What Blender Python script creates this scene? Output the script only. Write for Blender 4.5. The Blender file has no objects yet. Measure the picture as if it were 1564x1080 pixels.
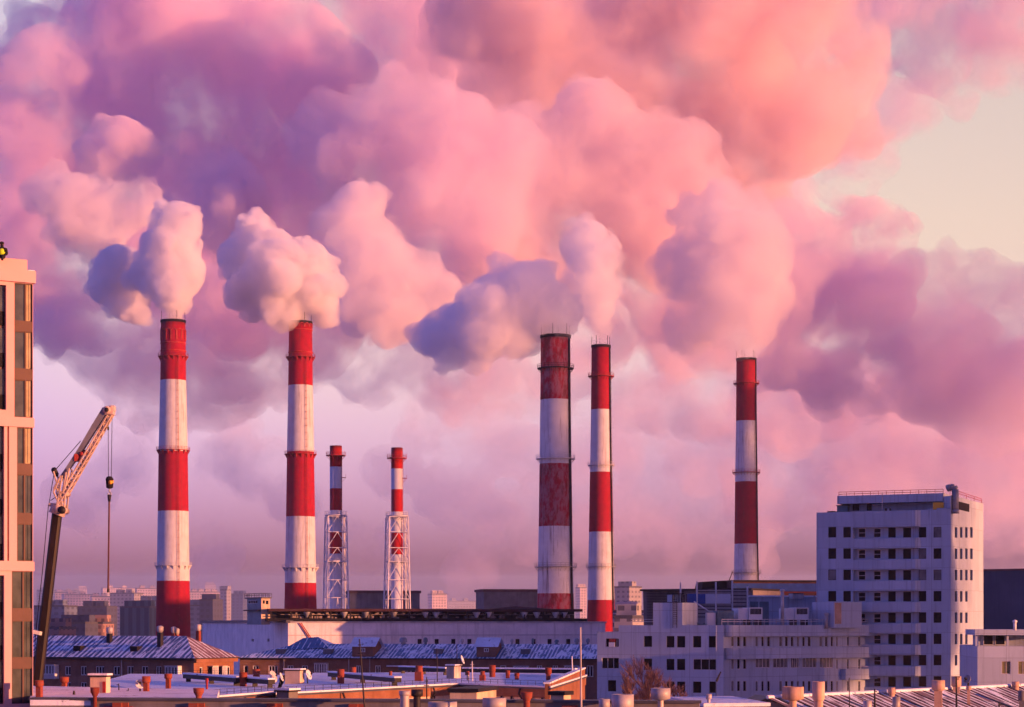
import bpy, bmesh, math, random
import numpy as np
from mathutils import Vector

# ------------------------------------------------------------------ camera, sky, sun, exposure
sc = bpy.context.scene
COL = sc.collection
F, CX, HY, CAMH = 3000.0, 782.0, 950.0, 28.0      # focal length in photo pixels, principal column, horizon row, eye height (m)
SUN_AZ, SUN_EL = 64.0, 5.0                        # the sun stands behind the camera, to the right, very low

cam = bpy.data.objects.new('camera', bpy.data.cameras.new('camera'))
COL.objects.link(cam)
cam.location = (0, 0, CAMH)
cam.rotation_euler = (math.pi / 2, 0, 0)
cam.data.lens = 36 * F / 1564
cam.data.shift_y = (HY - 540) / 1564
cam.data.clip_start, cam.data.clip_end = 1, 30000
sc.camera = cam

world = bpy.data.worlds.new('World')
sc.world = world
world.use_nodes = True
wn, wl = world.node_tree.nodes, world.node_tree.links
bg = wn['Background']
sky = wn.new('ShaderNodeTexSky')
sky.sky_type = 'NISHITA'
sky.sun_disc = False
sky.sun_elevation = math.radians(SUN_EL)
sky.sun_rotation = math.radians(180 - SUN_AZ)
sky.dust_density = 2.0
# dusk air: violet blue overhead and around, a clear cream patch of sky to the right of straight ahead
geo = wn.new('ShaderNodeTexCoord')
dot = wn.new('ShaderNodeVectorMath'); dot.operation = 'DOT_PRODUCT'
dot.inputs[1].default_value = Vector((0.14, 0.97, 0.20)).normalized()
wl.new(geo.outputs['Generated'], dot.inputs[0])
clear = wn.new('ShaderNodeMapRange'); clear.interpolation_type = 'SMOOTHSTEP'
clear.inputs[1].default_value, clear.inputs[2].default_value = 0.80, 0.985
wl.new(dot.outputs['Value'], clear.inputs[0])
air = wn.new('ShaderNodeMix'); air.data_type = 'RGBA'
air.inputs['A'].default_value = (0.52, 0.46, 1.60, 1)
air.inputs['B'].default_value = (2.8, 1.68, 1.38, 1)
wl.new(clear.outputs[0], air.inputs['Factor'])
tint = wn.new('ShaderNodeMix'); tint.data_type = 'RGBA'; tint.blend_type = 'MULTIPLY'
tint.inputs['Factor'].default_value = 1.0
wl.new(sky.outputs[0], tint.inputs['A'])
sep = wn.new('ShaderNodeSeparateXYZ')
wl.new(geo.outputs['Generated'], sep.inputs[0])
low = wn.new('ShaderNodeMapRange'); low.interpolation_type = 'SMOOTHSTEP'
low.inputs[1].default_value, low.inputs[2].default_value = 0.0, 0.20
wl.new(sep.outputs[2], low.inputs[0])
veil = wn.new('ShaderNodeMix'); veil.data_type = 'RGBA'
veil.inputs['A'].default_value = (0.95, 0.50, 2.5, 1)     # lilac smog lying over the horizon
wl.new(air.outputs['Result'], veil.inputs['B'])
wl.new(low.outputs[0], veil.inputs['Factor'])
sdot = wn.new('ShaderNodeVectorMath'); sdot.operation = 'DOT_PRODUCT'
sdot.inputs[1].default_value = (math.sin(math.radians(SUN_AZ)), -math.cos(math.radians(SUN_AZ)), 0.05)
wl.new(geo.outputs['Generated'], sdot.inputs[0])
glow = wn.new('ShaderNodeMapRange'); glow.interpolation_type = 'SMOOTHSTEP'
glow.inputs[1].default_value, glow.inputs[2].default_value = 0.1, 0.95
wl.new(sdot.outputs['Value'], glow.inputs[0])
dim = wn.new('ShaderNodeMix'); dim.data_type = 'RGBA'     # smog dulls the glow round the sun
wl.new(veil.outputs['Result'], dim.inputs['A'])
dim.inputs['B'].default_value = (0.12, 0.11, 0.45, 1)
wl.new(glow.outputs[0], dim.inputs['Factor'])
wl.new(dim.outputs['Result'], tint.inputs['B'])
wl.new(tint.outputs['Result'], bg.inputs['Color'])
bg.inputs['Strength'].default_value = 0.15

sd = bpy.data.lights.new('sun', 'SUN')
sd.energy = 5.0
sd.angle = math.radians(0.5)
sd.color = (1.0, 0.37, 0.16)
sun = bpy.data.objects.new('sun', sd)
a, e = math.radians(SUN_AZ), math.radians(SUN_EL)
TO_SUN = Vector((math.sin(a) * math.cos(e), -math.cos(a) * math.cos(e), math.sin(e)))
sun.rotation_euler = (-TO_SUN).to_track_quat('-Z', 'Y').to_euler()
sun.location = (300, -200, 200)
COL.objects.link(sun)

sc.view_settings.view_transform = 'Standard'
sc.view_settings.look = 'None'
sc.view_settings.gamma = 1
sc.view_settings.exposure = 0.85
cy = sc.cycles
cy.max_bounces = 14
cy.volume_bounces = 12
cy.diffuse_bounces = 3
cy.transparent_max_bounces = 48
cy.use_denoising = True
cy.use_adaptive_sampling = True
cy.adaptive_threshold = 0.03
cy.sample_clamp_indirect = 6

# ------------------------------------------------------------------ helpers
def at(px, py, D):
    """The point that stands D metres in front of the camera at that place of the photograph."""
    return Vector(((px - CX) / F * D, D, CAMH + (HY - py) / F * D))

def depth_for(py, z):
    return (CAMH - z) * F / (py - HY)

def tag(o, label=None, cat=None, group=None, kind=None):
    if label: o['label'] = label
    if cat: o['category'] = cat
    if group: o['group'] = group
    if kind: o['kind'] = kind
    return o

ORG = {}
def thing(name, label, cat, loc, group=None):
    o = bpy.data.objects.new(name, None)
    o.empty_display_size = 1
    o.location = loc
    COL.objects.link(o)
    ORG[o] = Vector(loc)
    return tag(o, label, cat, group)

class MB:
    """Collects faces in world coordinates and links them as one mesh object."""
    def __init__(s):
        s.v, s.f, s.m, s.s = [], [], [], []
    def add(s, verts, faces, mat=0, smooth=False):
        n = len(s.v)
        s.v += [tuple(p) for p in verts]
        for f in faces:
            s.f.append([i + n for i in f]); s.m.append(mat); s.s.append(smooth)
        return s
    def quad(s, a, b, c, d, mat=0):
        return s.add([a, b, c, d], [(0, 1, 2, 3)], mat)
    def hexa(s, p, mat=0):
        """p: four bottom corners, four top corners (counter-clockwise seen from above)."""
        return s.add(p, [(3, 2, 1, 0), (4, 5, 6, 7), (0, 1, 5, 4), (1, 2, 6, 5), (2, 3, 7, 6), (3, 0, 4, 7)], mat)
    def box(s, c, size, rot=0.0, mat=0):
        """c: centre of the base; size: x, y, z."""
        cr, sr = math.cos(rot), math.sin(rot)
        hx, hy, h = size[0] / 2, size[1] / 2, size[2]
        q = [(-hx, -hy), (hx, -hy), (hx, hy), (-hx, hy)]
        p = [(c[0] + x * cr - y * sr, c[1] + x * sr + y * cr, c[2]) for x, y in q]
        p += [(x, y, c[2] + h) for x, y, _ in p]
        return s.hexa(p, mat)
    def prism(s, poly, z0, z1, mat=0, cap=True):
        n = len(poly)
        v = [(x, y, z0) for x, y in poly] + [(x, y, z1) for x, y in poly]
        f = [(i, (i + 1) % n, n + (i + 1) % n, n + i) for i in range(n)]
        if cap:
            f += [tuple(range(n, 2 * n)), tuple(reversed(range(n)))]
        return s.add(v, f, mat)
    def tube(s, a, b, r, n=6, mat=0, r2=None):
        a, b = Vector(a), Vector(b)
        d = (b - a)
        if d.length < 1e-6: return s
        d.normalize()
        x = d.orthogonal().normalized(); y = d.cross(x)
        r2 = r if r2 is None else r2
        v = []
        for p, rr in ((a, r), (b, r2)):
            v += [p + (x * math.cos(2 * math.pi * i / n) + y * math.sin(2 * math.pi * i / n)) * rr for i in range(n)]
        f = [(i, (i + 1) % n, n + (i + 1) % n, n + i) for i in range(n)]
        f += [tuple(reversed(range(n))), tuple(range(n, 2 * n))]
        return s.add(v, f, mat, n > 6)
    def path(s, pts, r, n=6, mat=0):
        for a, b in zip(pts, pts[1:]):
            s.tube(a, b, r, n, mat)
        return s
    def ring(s, c, R, r, n=40, mat=0):
        pts = [(c[0] + R * math.cos(2 * math.pi * i / n), c[1] + R * math.sin(2 * math.pi * i / n), c[2]) for i in range(n + 1)]
        return s.path(pts, r, 4, mat)
    def lathe(s, c, prof, n=48, mat=0, smooth=True):
        """prof: list of (radius, z) from the outside bottom upward."""
        v, f = [], []
        for r, z in prof:
            v += [(c[0] + r * math.cos(2 * math.pi * i / n), c[1] + r * math.sin(2 * math.pi * i / n), c[2] + z) for i in range(n)]
        for k in range(len(prof) - 1):
            f += [(k * n + i, k * n + (i + 1) % n, (k + 1) * n + (i + 1) % n, (k + 1) * n + i) for i in range(n)]
        return s.add(v, f, mat, smooth)
    def build(s, name, mats, parent=None, loc=None):
        if not isinstance(mats, (list, tuple)): mats = [mats]
        org = ORG[parent] if parent is not None else Vector(loc if loc is not None else (0, 0, 0))
        me = bpy.data.meshes.new(name)
        V = np.array(s.v, dtype=float) - np.array(org)[None, :]
        me.from_pydata(V.tolist(), [], s.f)
        for m in mats: me.materials.append(m)
        me.polygons.foreach_set('material_index', s.m)
        me.polygons.foreach_set('use_smooth', s.s)
        uv = me.uv_layers.new(name='UVMap')
        for p in me.polygons:                       # u: level along the face, v: up the face, both in metres
            n = p.normal
            t = Vector((-n.y, n.x, 0))
            if t.length < 0.02: t, b = Vector((1, 0, 0)), Vector((0, 1, 0))
            else:
                t.normalize(); b = n.cross(t)
                if b.z < 0: b = -b
            for li in p.loop_indices:
                w = me.vertices[me.loops[li].vertex_index].co + org
                uv.data[li].uv = (w.dot(t), w.dot(b))
        o = bpy.data.objects.new(name, me)
        COL.objects.link(o)
        if parent is not None: o.parent = parent
        else: o.location = org
        ORG[o] = org
        return o

class Face:
    """An upright plane through photo column px at distance D whose outward normal is turned ang degrees to the right of the camera."""
    def __init__(s, px, D, ang):
        t = math.radians(ang)
        s.ang, s.rot = ang, t
        s.o = Vector(((px - CX) / F * D, D, 0))
        s.u, s.n = Vector((math.cos(t), math.sin(t), 0)), Vector((math.sin(t), -math.cos(t), 0))
    def pt(s, u, z, off=0.0):
        p = s.o + s.u * u + s.n * off
        return Vector((p.x, p.y, z))
    def U(s, px, off=0.0):
        k = (px - CX) / F
        p = s.o + s.n * off
        return (k * p.y - p.x) / (s.u.x - k * s.u.y)
    def Z(s, py, u=0.0, off=0.0):
        return CAMH + (HY - py) * (s.o + s.u * u + s.n * off).y / F
    def rect(s, x0, y0, x1, y1, off=0.0):
        u0, u1 = s.U(x0, off), s.U(x1, off)
        m = (u0 + u1) / 2
        return (u0, u1, s.Z(y1, m, off), s.Z(y0, m, off))
    def box(s, mb, u0, u1, z0, z1, o0, o1, mat=0):
        """a block lying along the face between the offsets o0 < o1 (outward)"""
        p = [s.pt(u0, z0, o1), s.pt(u1, z0, o1), s.pt(u1, z0, o0), s.pt(u0, z0, o0)]
        mb.hexa(p + [Vector((q.x, q.y, z1)) for q in p], mat)
    def wall(s, mb, u0, u1, z0, z1, holes, mat=0, rev=0.3, off=0.0):
        """wall skin with real openings and their reveals"""
        us = sorted({u0, u1, *[h[0] for h in holes], *[h[1] for h in holes]})
        zs = sorted({z0, z1, *[h[2] for h in holes], *[h[3] for h in holes]})
        us = [u for u in us if u0 <= u <= u1]; zs = [z for z in zs if z0 <= z <= z1]
        for i in range(len(us) - 1):
            run = None
            for j in range(len(zs)):
                solid = False
                if j < len(zs) - 1:
                    mu, mz = (us[i] + us[i + 1]) / 2, (zs[j] + zs[j + 1]) / 2
                    solid = not any(h[0] < mu < h[1] and h[2] < mz < h[3] for h in holes)
                if solid and run is None: run = zs[j]
                if not solid and run is not None:
                    mb.quad(s.pt(us[i], run, off), s.pt(us[i + 1], run, off), s.pt(us[i + 1], zs[j], off), s.pt(us[i], zs[j], off), mat)
                    run = None
        for h in holes:
            a, b, c, d = h[:4]
            for p, q in (((a, c), (b, c)), ((b, c), (b, d)), ((b, d), (a, d)), ((a, d), (a, c))):
                mb.quad(s.pt(*p, off), s.pt(*q, off), s.pt(*q, off - rev), s.pt(*p, off - rev), mat)

def NT(name):
    m = bpy.data.materials.new(name)
    m.use_nodes = True
    n, l = m.node_tree.nodes, m.node_tree.links
    return m, n, l, n['Principled BSDF']

def mixc(n, l, fac, A, B, blend='MIX'):
    x = n.new('ShaderNodeMix'); x.data_type = 'RGBA'; x.blend_type = blend
    for sock, val in (('Factor', fac), ('A', A), ('B', B)):
        if isinstance(val, bpy.types.NodeSocket): l.new(val, x.inputs[sock])
        elif sock == 'Factor': x.inputs[sock].default_value = val
        else: x.inputs[sock].default_value = (*val[:3], 1)
    return x.outputs['Result']

def ramp(n, l, src, p0, p1, c0=0.0, c1=1.0):
    r = n.new('ShaderNodeMapRange')
    r.inputs[1].default_value, r.inputs[2].default_value = p0, p1
    r.inputs[3].default_value, r.inputs[4].default_value = c0, c1
    l.new(src, r.inputs[0])
    return r.outputs[0]

def noise(n, l, scale, coord='pos', stretch=(1, 1, 1), detail=4, rough=0.6):
    t = n.new('ShaderNodeTexNoise')
    t.inputs['Scale'].default_value = scale
    t.inputs['Detail'].default_value = detail
    t.inputs['Roughness'].default_value = rough
    if coord == 'uv':
        g = n.new('ShaderNodeUVMap').outputs[0]
    elif coord == 'obj':
        g = n.new('ShaderNodeTexCoord').outputs['Object']
    else:
        g = n.new('ShaderNodeNewGeometry').outputs['Position']
    mp = n.new('ShaderNodeMapping'); mp.inputs['Scale'].default_value = stretch
    l.new(g, mp.inputs[0]); l.new(mp.outputs[0], t.inputs['Vector'])
    return t.outputs['Fac']

def M(name, col, rough=0.85, var=0.25, scale=0.6, dirt=None, streak=0.0, metal=0.0, bump=0.0, spec=0.3):
    """plain surface with blotches of lighter and darker material and (optionally) rain streaks"""
    m, n, l, b = NT(name)
    lo = tuple(c * (1 - var) for c in col); hi = tuple(min(1, c * (1 + var)) for c in col)
    f = ramp(n, l, noise(n, l, scale), 0.3, 0.7)
    c = mixc(n, l, f, lo, hi)
    if streak:
        s = ramp(n, l, noise(n, l, 1.0, stretch=(1.6, 1.6, 0.09)), 0.5, 0.75, 0, streak)
        c = mixc(n, l, s, c, dirt or tuple(x * 0.4 for x in col))
    l.new(c, b.inputs['Base Color'])
    b.inputs['Roughness'].default_value = rough
    b.inputs['Metallic'].default_value = metal
    b.inputs['Specular IOR Level'].default_value = spec
    if bump:
        bp = n.new('ShaderNodeBump'); bp.inputs['Strength'].default_value = bump
        l.new(noise(n, l, scale * 8), bp.inputs['Height']); l.new(bp.outputs[0], b.inputs['Normal'])
    return m

def M_brick(name, c1, c2, mortar, w=0.5, h=0.15):
    m, n, l, b = NT(name)
    t = n.new('ShaderNodeTexBrick')
    t.inputs['Scale'].default_value = 1
    t.inputs['Brick Width'].default_value, t.inputs['Row Height'].default_value = w, h
    t.inputs['Mortar Size'].default_value = 0.015
    for k, c in (('Color1', c1), ('Color2', c2), ('Mortar', mortar)): t.inputs[k].default_value = (*c, 1)
    l.new(n.new('ShaderNodeUVMap').outputs[0], t.inputs['Vector'])
    f = ramp(n, l, noise(n, l, 0.35), 0.3, 0.7)
    c = mixc(n, l, f, t.outputs['Color'], tuple(x * 0.55 for x in c1))
    s = ramp(n, l, noise(n, l, 1.0, stretch=(1.5, 1.5, 0.1)), 0.52, 0.75, 0, 0.5)
    c = mixc(n, l, s, c, tuple(x * 0.4 for x in c1))
    l.new(c, b.inputs['Base Color'])
    b.inputs['Roughness'].default_value = 0.9
    b.inputs['Specular IOR Level'].default_value = 0.15
    return m

def M_panel(name, col, joint, w=3.0, h=3.3, var=0.12):
    """large cladding panels with thin joints and stains under them"""
    m, n, l, b = NT(name)
    t = n.new('ShaderNodeTexBrick'); t.offset = 0
    t.inputs['Scale'].default_value = 1
    t.inputs['Brick Width'].default_value, t.inputs['Row Height'].default_value = w, h
    t.inputs['Mortar Size'].default_value = 0.025
    lo = tuple(c * (1 - var) for c in col)
    for k, c in (('Color1', col), ('Color2', lo), ('Mortar', joint)): t.inputs[k].default_value = (*c, 1)
    l.new(n.new('ShaderNodeUVMap').outputs[0], t.inputs['Vector'])
    f = ramp(n, l, noise(n, l, 0.25), 0.35, 0.7, 0, 0.5)
    c = mixc(n, l, f, t.outputs['Color'], tuple(x * 0.75 for x in col))
    s = ramp(n, l, noise(n, l, 1.0, stretch=(2.0, 2.0, 0.12)), 0.52, 0.75, 0, 0.6)
    c = mixc(n, l, s, c, tuple(x * 0.42 for x in col))
    l.new(c, b.inputs['Base Color'])
    b.inputs['Roughness'].default_value = 0.8
    b.inputs['Specular IOR Level'].default_value = 0.2
    return m

def M_snowroof(name, col, seam=0.6, bare=0.5, line=0.3, low=0.0):
    """sheet-metal roof with standing seams, snow lying in strips along the seams and in drifts"""
    m, n, l, b = NT(name)
    uvn = n.new('ShaderNodeUVMap')
    sp = n.new('ShaderNodeSeparateXYZ'); l.new(uvn.outputs[0], sp.inputs[0])
    mo = n.new('ShaderNodeMath'); mo.operation = 'PINGPONG'; mo.inputs[1].default_value = seam / 2
    l.new(sp.outputs[0], mo.inputs[0])
    strip = ramp(n, l, mo.outputs[0], seam * line / 2, seam * line / 2 + 0.05, 1, 0)
    nz = noise(n, l, 0.6, coord='uv', stretch=(1.2, 0.4, 1), detail=7, rough=.7)
    drift = ramp(n, l, nz, bare, bare + 0.06)
    keep = ramp(n, l, noise(n, l, 0.8, coord='uv', stretch=(2, .35, 1)), 0.40, 0.5)
    mu = n.new('ShaderNodeMath'); mu.operation = 'MULTIPLY'; l.new(strip, mu.inputs[0]); l.new(keep, mu.inputs[1])
    mx = n.new('ShaderNodeMath'); mx.operation = 'MAXIMUM'; l.new(mu.outputs[0], mx.inputs[0]); l.new(drift, mx.inputs[1])
    rust = ramp(n, l, noise(n, l, 0.9), 0.4, 0.7)
    base = mixc(n, l, rust, col, tuple(c * 0.6 for c in col))
    c = mixc(n, l, mx.outputs[0], base, (0.74, 0.79, 0.88))
    l.new(c, b.inputs['Base Color'])
    b.inputs['Roughness'].default_value = 0.6
    bp = n.new('ShaderNodeBump'); bp.inputs['Strength'].default_value = 0.5; bp.inputs['Distance'].default_value = 0.06
    l.new(mx.outputs[0], bp.inputs['Height']); l.new(bp.outputs[0], b.inputs['Normal'])
    return m

def M_snow(name):
    m, n, l, b = NT(name)
    f = ramp(n, l, noise(n, l, 0.35, detail=6), 0.45, 0.7)
    c = mixc(n, l, f, (0.76, 0.80, 0.88), (0.58, 0.60, 0.66))
    f2 = ramp(n, l, noise(n, l, 1.3, stretch=(1, 0.4, 1), detail=6), 0.62, 0.68)
    c = mixc(n, l, f2, c, (0.16, 0.13, 0.13))
    l.new(c, b.inputs['Base Color'])
    b.inputs['Roughness'].default_value = 0.9
    bp = n.new('ShaderNodeBump'); bp.inputs['Strength'].default_value = 0.6; bp.inputs['Distance'].default_value = 0.15
    l.new(noise(n, l, 1.5), bp.inputs['Height']); l.new(bp.outputs[0], b.inputs['Normal'])
    return m

def M_windows(name, wall, win, w=3.2, h=3.0, fx=0.5, fy=0.5):
    """far block of flats: wall with a grid of dark panes too small to see one by one"""
    m, n, l, b = NT(name)
    uvn = n.new('ShaderNodeUVMap')
    sp = n.new('ShaderNodeSeparateXYZ'); l.new(uvn.outputs[0], sp.inputs[0])
    out = []
    for ax, per, fr in ((0, w, fx), (1, h, fy)):
        mo = n.new('ShaderNodeMath'); mo.operation = 'PINGPONG'; mo.inputs[1].default_value = per / 2
        l.new(sp.outputs[ax], mo.inputs[0])
        out.append(ramp(n, l, mo.outputs[0], per / 2 * fr - 0.05, per / 2 * fr + 0.05, 1, 0))
    mu = n.new('ShaderNodeMath'); mu.operation = 'MULTIPLY'; l.new(out[0], mu.inputs[0]); l.new(out[1], mu.inputs[1])
    f = ramp(n, l, noise(n, l, 0.06), 0.3, 0.7)
    c0 = mixc(n, l, f, wall, tuple(x * 0.75 for x in wall))
    c = mixc(n, l, mu.outputs[0], c0, win)
    l.new(c, b.inputs['Base Color'])
    b.inputs['Roughness'].default_value = 0.8
    return m

def M_glass(name, col=(0.005, 0.005, 0.008), rough=0.12):
    m, n, l, b = NT(name)
    f = ramp(n, l, noise(n, l, 0.45), 0.35, 0.65)
    c = mixc(n, l, f, col, tuple(x * 2.2 for x in col))
    l.new(c, b.inputs['Base Color'])
    b.inputs['Roughness'].default_value = rough
    b.inputs['Specular IOR Level'].default_value = 0.12
    return m

def M_bands(name, H, edges, white, red, first_red, wear=0.25, peel=0.0, streak=0.5):
    """painted bands up a chimney (object z), rain streaks, soot near the top, flaking paint"""
    m, n, l, b = NT(name)
    g = n.new('ShaderNodeTexCoord').outputs['Object']
    sp = n.new('ShaderNodeSeparateXYZ'); l.new(g, sp.inputs[0])
    wob = n.new('ShaderNodeMath'); wob.operation = 'MULTIPLY_ADD'
    l.new(noise(n, l, 1.2, coord='obj'), wob.inputs[0]); wob.inputs[1].default_value = 0.25
    l.new(sp.outputs[2], wob.inputs[2])
    z = ramp(n, l, wob.outputs[0], 0, H)
    cr = n.new('ShaderNodeValToRGB'); cr.color_ramp.interpolation = 'CONSTANT'
    el = cr.color_ramp.elements
    isred = first_red
    el[0].position = 0.0; el[0].color = (1, 1, 1, 1) if isred else (0, 0, 0, 1)
    el.remove(el[1])
    for p in edges:
        isred = not isred
        q = el.new(p / H); q.color = (1, 1, 1, 1) if isred else (0, 0, 0, 1)
    l.new(z, cr.inputs[0])
    R = mixc(n, l, ramp(n, l, noise(n, l, 0.5, coord='obj'), 0.35, 0.7), red, tuple(c * (1 - wear) for c in red))
    if peel:
        pf = ramp(n, l, noise(n, l, 0.55, coord='obj', stretch=(1.2, 1.2, .5), detail=7, rough=0.7), 0.42, 0.56, 0, peel)
        R = mixc(n, l, pf, R, (0.34, 0.19, 0.23))
        pf2 = ramp(n, l, noise(n, l, 0.33, coord='obj', stretch=(1.2, 1.2, .35), detail=7, rough=0.75), 0.53, 0.62, 0, 0.85)
        R = mixc(n, l, pf2, R, (0.17, 0.02, 0.02))
    W = mixc(n, l, ramp(n, l, noise(n, l, 0.35, coord='obj'), 0.35, 0.7), white, tuple(c * (1 - wear * 0.6) for c in white))
    c = mixc(n, l, cr.outputs[0], W, R)
    s = ramp(n, l, noise(n, l, 1.0, coord='obj', stretch=(1.1, 1.1, 0.06), detail=6), 0.54, 0.74, 0, streak)
    c = mixc(n, l, s, c, (0.10, 0.05, 0.05))
    soot = ramp(n, l, z, 0.985, 1.0, 0, 0.75)
    c = mixc(n, l, soot, c, (0.03, 0.02, 0.02))
    l.new(c, b.inputs['Base Color'])
    b.inputs['Roughness'].default_value = 0.8
    b.inputs['Specular IOR Level'].default_value = 0.2
    return m

rng = random.Random(7)

# ------------------------------------------------------------------ materials
m_snow = M_snow('snow')
m_ground = M('ground_snow', (0.30, 0.29, 0.32), var=0.5, scale=0.05)
m_dark = M('dark_metal', (0.018, 0.015, 0.018), rough=0.6, var=0.4)
m_black = M('soot_black', (0.012, 0.010, 0.012), rough=0.9)
m_steel = M('grey_steel', (0.28, 0.28, 0.30), rough=0.5, metal=0.3)
m_lightsteel = M('pale_steel', (0.62, 0.60, 0.60), rough=0.55)
m_redsteel = M('red_painted_steel', (0.36, 0.03, 0.03), rough=0.6, var=0.4, streak=0.4)
m_rustwhite = M('stained_white_paint', (0.62, 0.58, 0.58), rough=0.6, streak=0.6, dirt=(.2, .1, .08))
m_glass = M_glass('dark_glass')
m_glass2 = M_glass('curtained_glass', (0.10, 0.10, 0.10), 0.25)
m_frame = M('white_window_frame', (0.68, 0.68, 0.70), rough=0.5, var=0.08)
m_brick = M_brick('orange_brick', (0.35, 0.14, 0.07), (0.30, 0.115, 0.06), (0.30, 0.22, 0.18))
m_brickred = M_brick('red_brick', (0.40, 0.075, 0.04), (0.32, 0.055, 0.03), (0.20, 0.12, 0.10), 0.26, 0.09)
m_brown = M_brick('brown_brick', (0.30, 0.15, 0.10), (0.25, 0.125, 0.085), (0.28, 0.21, 0.18))
m_plaster = M('cream_plaster', (0.62, 0.48, 0.34), streak=0.4, scale=0.5)
m_beige = M('beige_cladding', (0.70, 0.40, 0.37), var=0.06, scale=0.3, rough=0.7)
m_spandrel = M('brown_spandrel', (0.10, 0.045, 0.035), rough=0.5, var=0.2)
m_white = M_panel('white_panels', (0.46, 0.53, 0.63), (0.20, 0.22, 0.27), var=.16)
m_hall = M('hall_plaster', (0.80, 0.73, 0.71), var=0.14, scale=0.22, streak=0.45, dirt=(0.3, 0.25, 0.22))
m_grey = M('grey_metal_sheet', (0.16, 0.16, 0.17), var=0.25, scale=0.3, streak=0.5)
m_navy = M('navy_cladding', (0.06, 0.075, 0.12), var=0.25, scale=0.1, streak=0.4)
m_coping = M('grey_coping', (0.07, 0.07, 0.085), rough=0.5, var=0.3)
m_greyplaster = M('grey_plaster', (0.18, 0.165, 0.165), var=0.2, streak=0.5)
m_teal = M('teal_metal', (0.12, 0.19, 0.22), rough=0.5)
m_blueprint = M('blue_sign_paint', (0.02, 0.07, 0.30), rough=0.5)
m_yellow = M('yellow_paint', (0.75, 0.42, 0.05), rough=0.6)
m_hivis = M('hi_vis_fabric', (0.55, 0.75, 0.02), rough=0.8)
m_clothes = M('dark_clothes', (0.012, 0.012, 0.016))
m_skin = M('skin', (0.45, 0.26, 0.19), rough=0.6)
m_zinc = M('zinc_sheet', (0.42, 0.38, 0.37), rough=0.55, metal=0.2, streak=0.5, var=.3)
m_twig = M('reddish_twigs', (0.19, 0.11, 0.11), var=0.3)

# ------------------------------------------------------------------ ground
g = MB().quad((-9000, -500, 0), (9000, -500, 0), (9000, 12000, 0), (-9000, 12000, 0))
tag(g.build('ground', m_ground), kind='structure')

# ------------------------------------------------------------------ striped chimneys
RED, WHITE = (0.36, 0.008, 0.026), (0.62, 0.63, 0.66)
def interp(prof, py):
    for (a, ca), (b, cb) in zip(prof, prof[1:]):
        if py <= b or (b, cb) == prof[-1]:
            return ca + (cb - ca) * (py - a) / (b - a)

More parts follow.
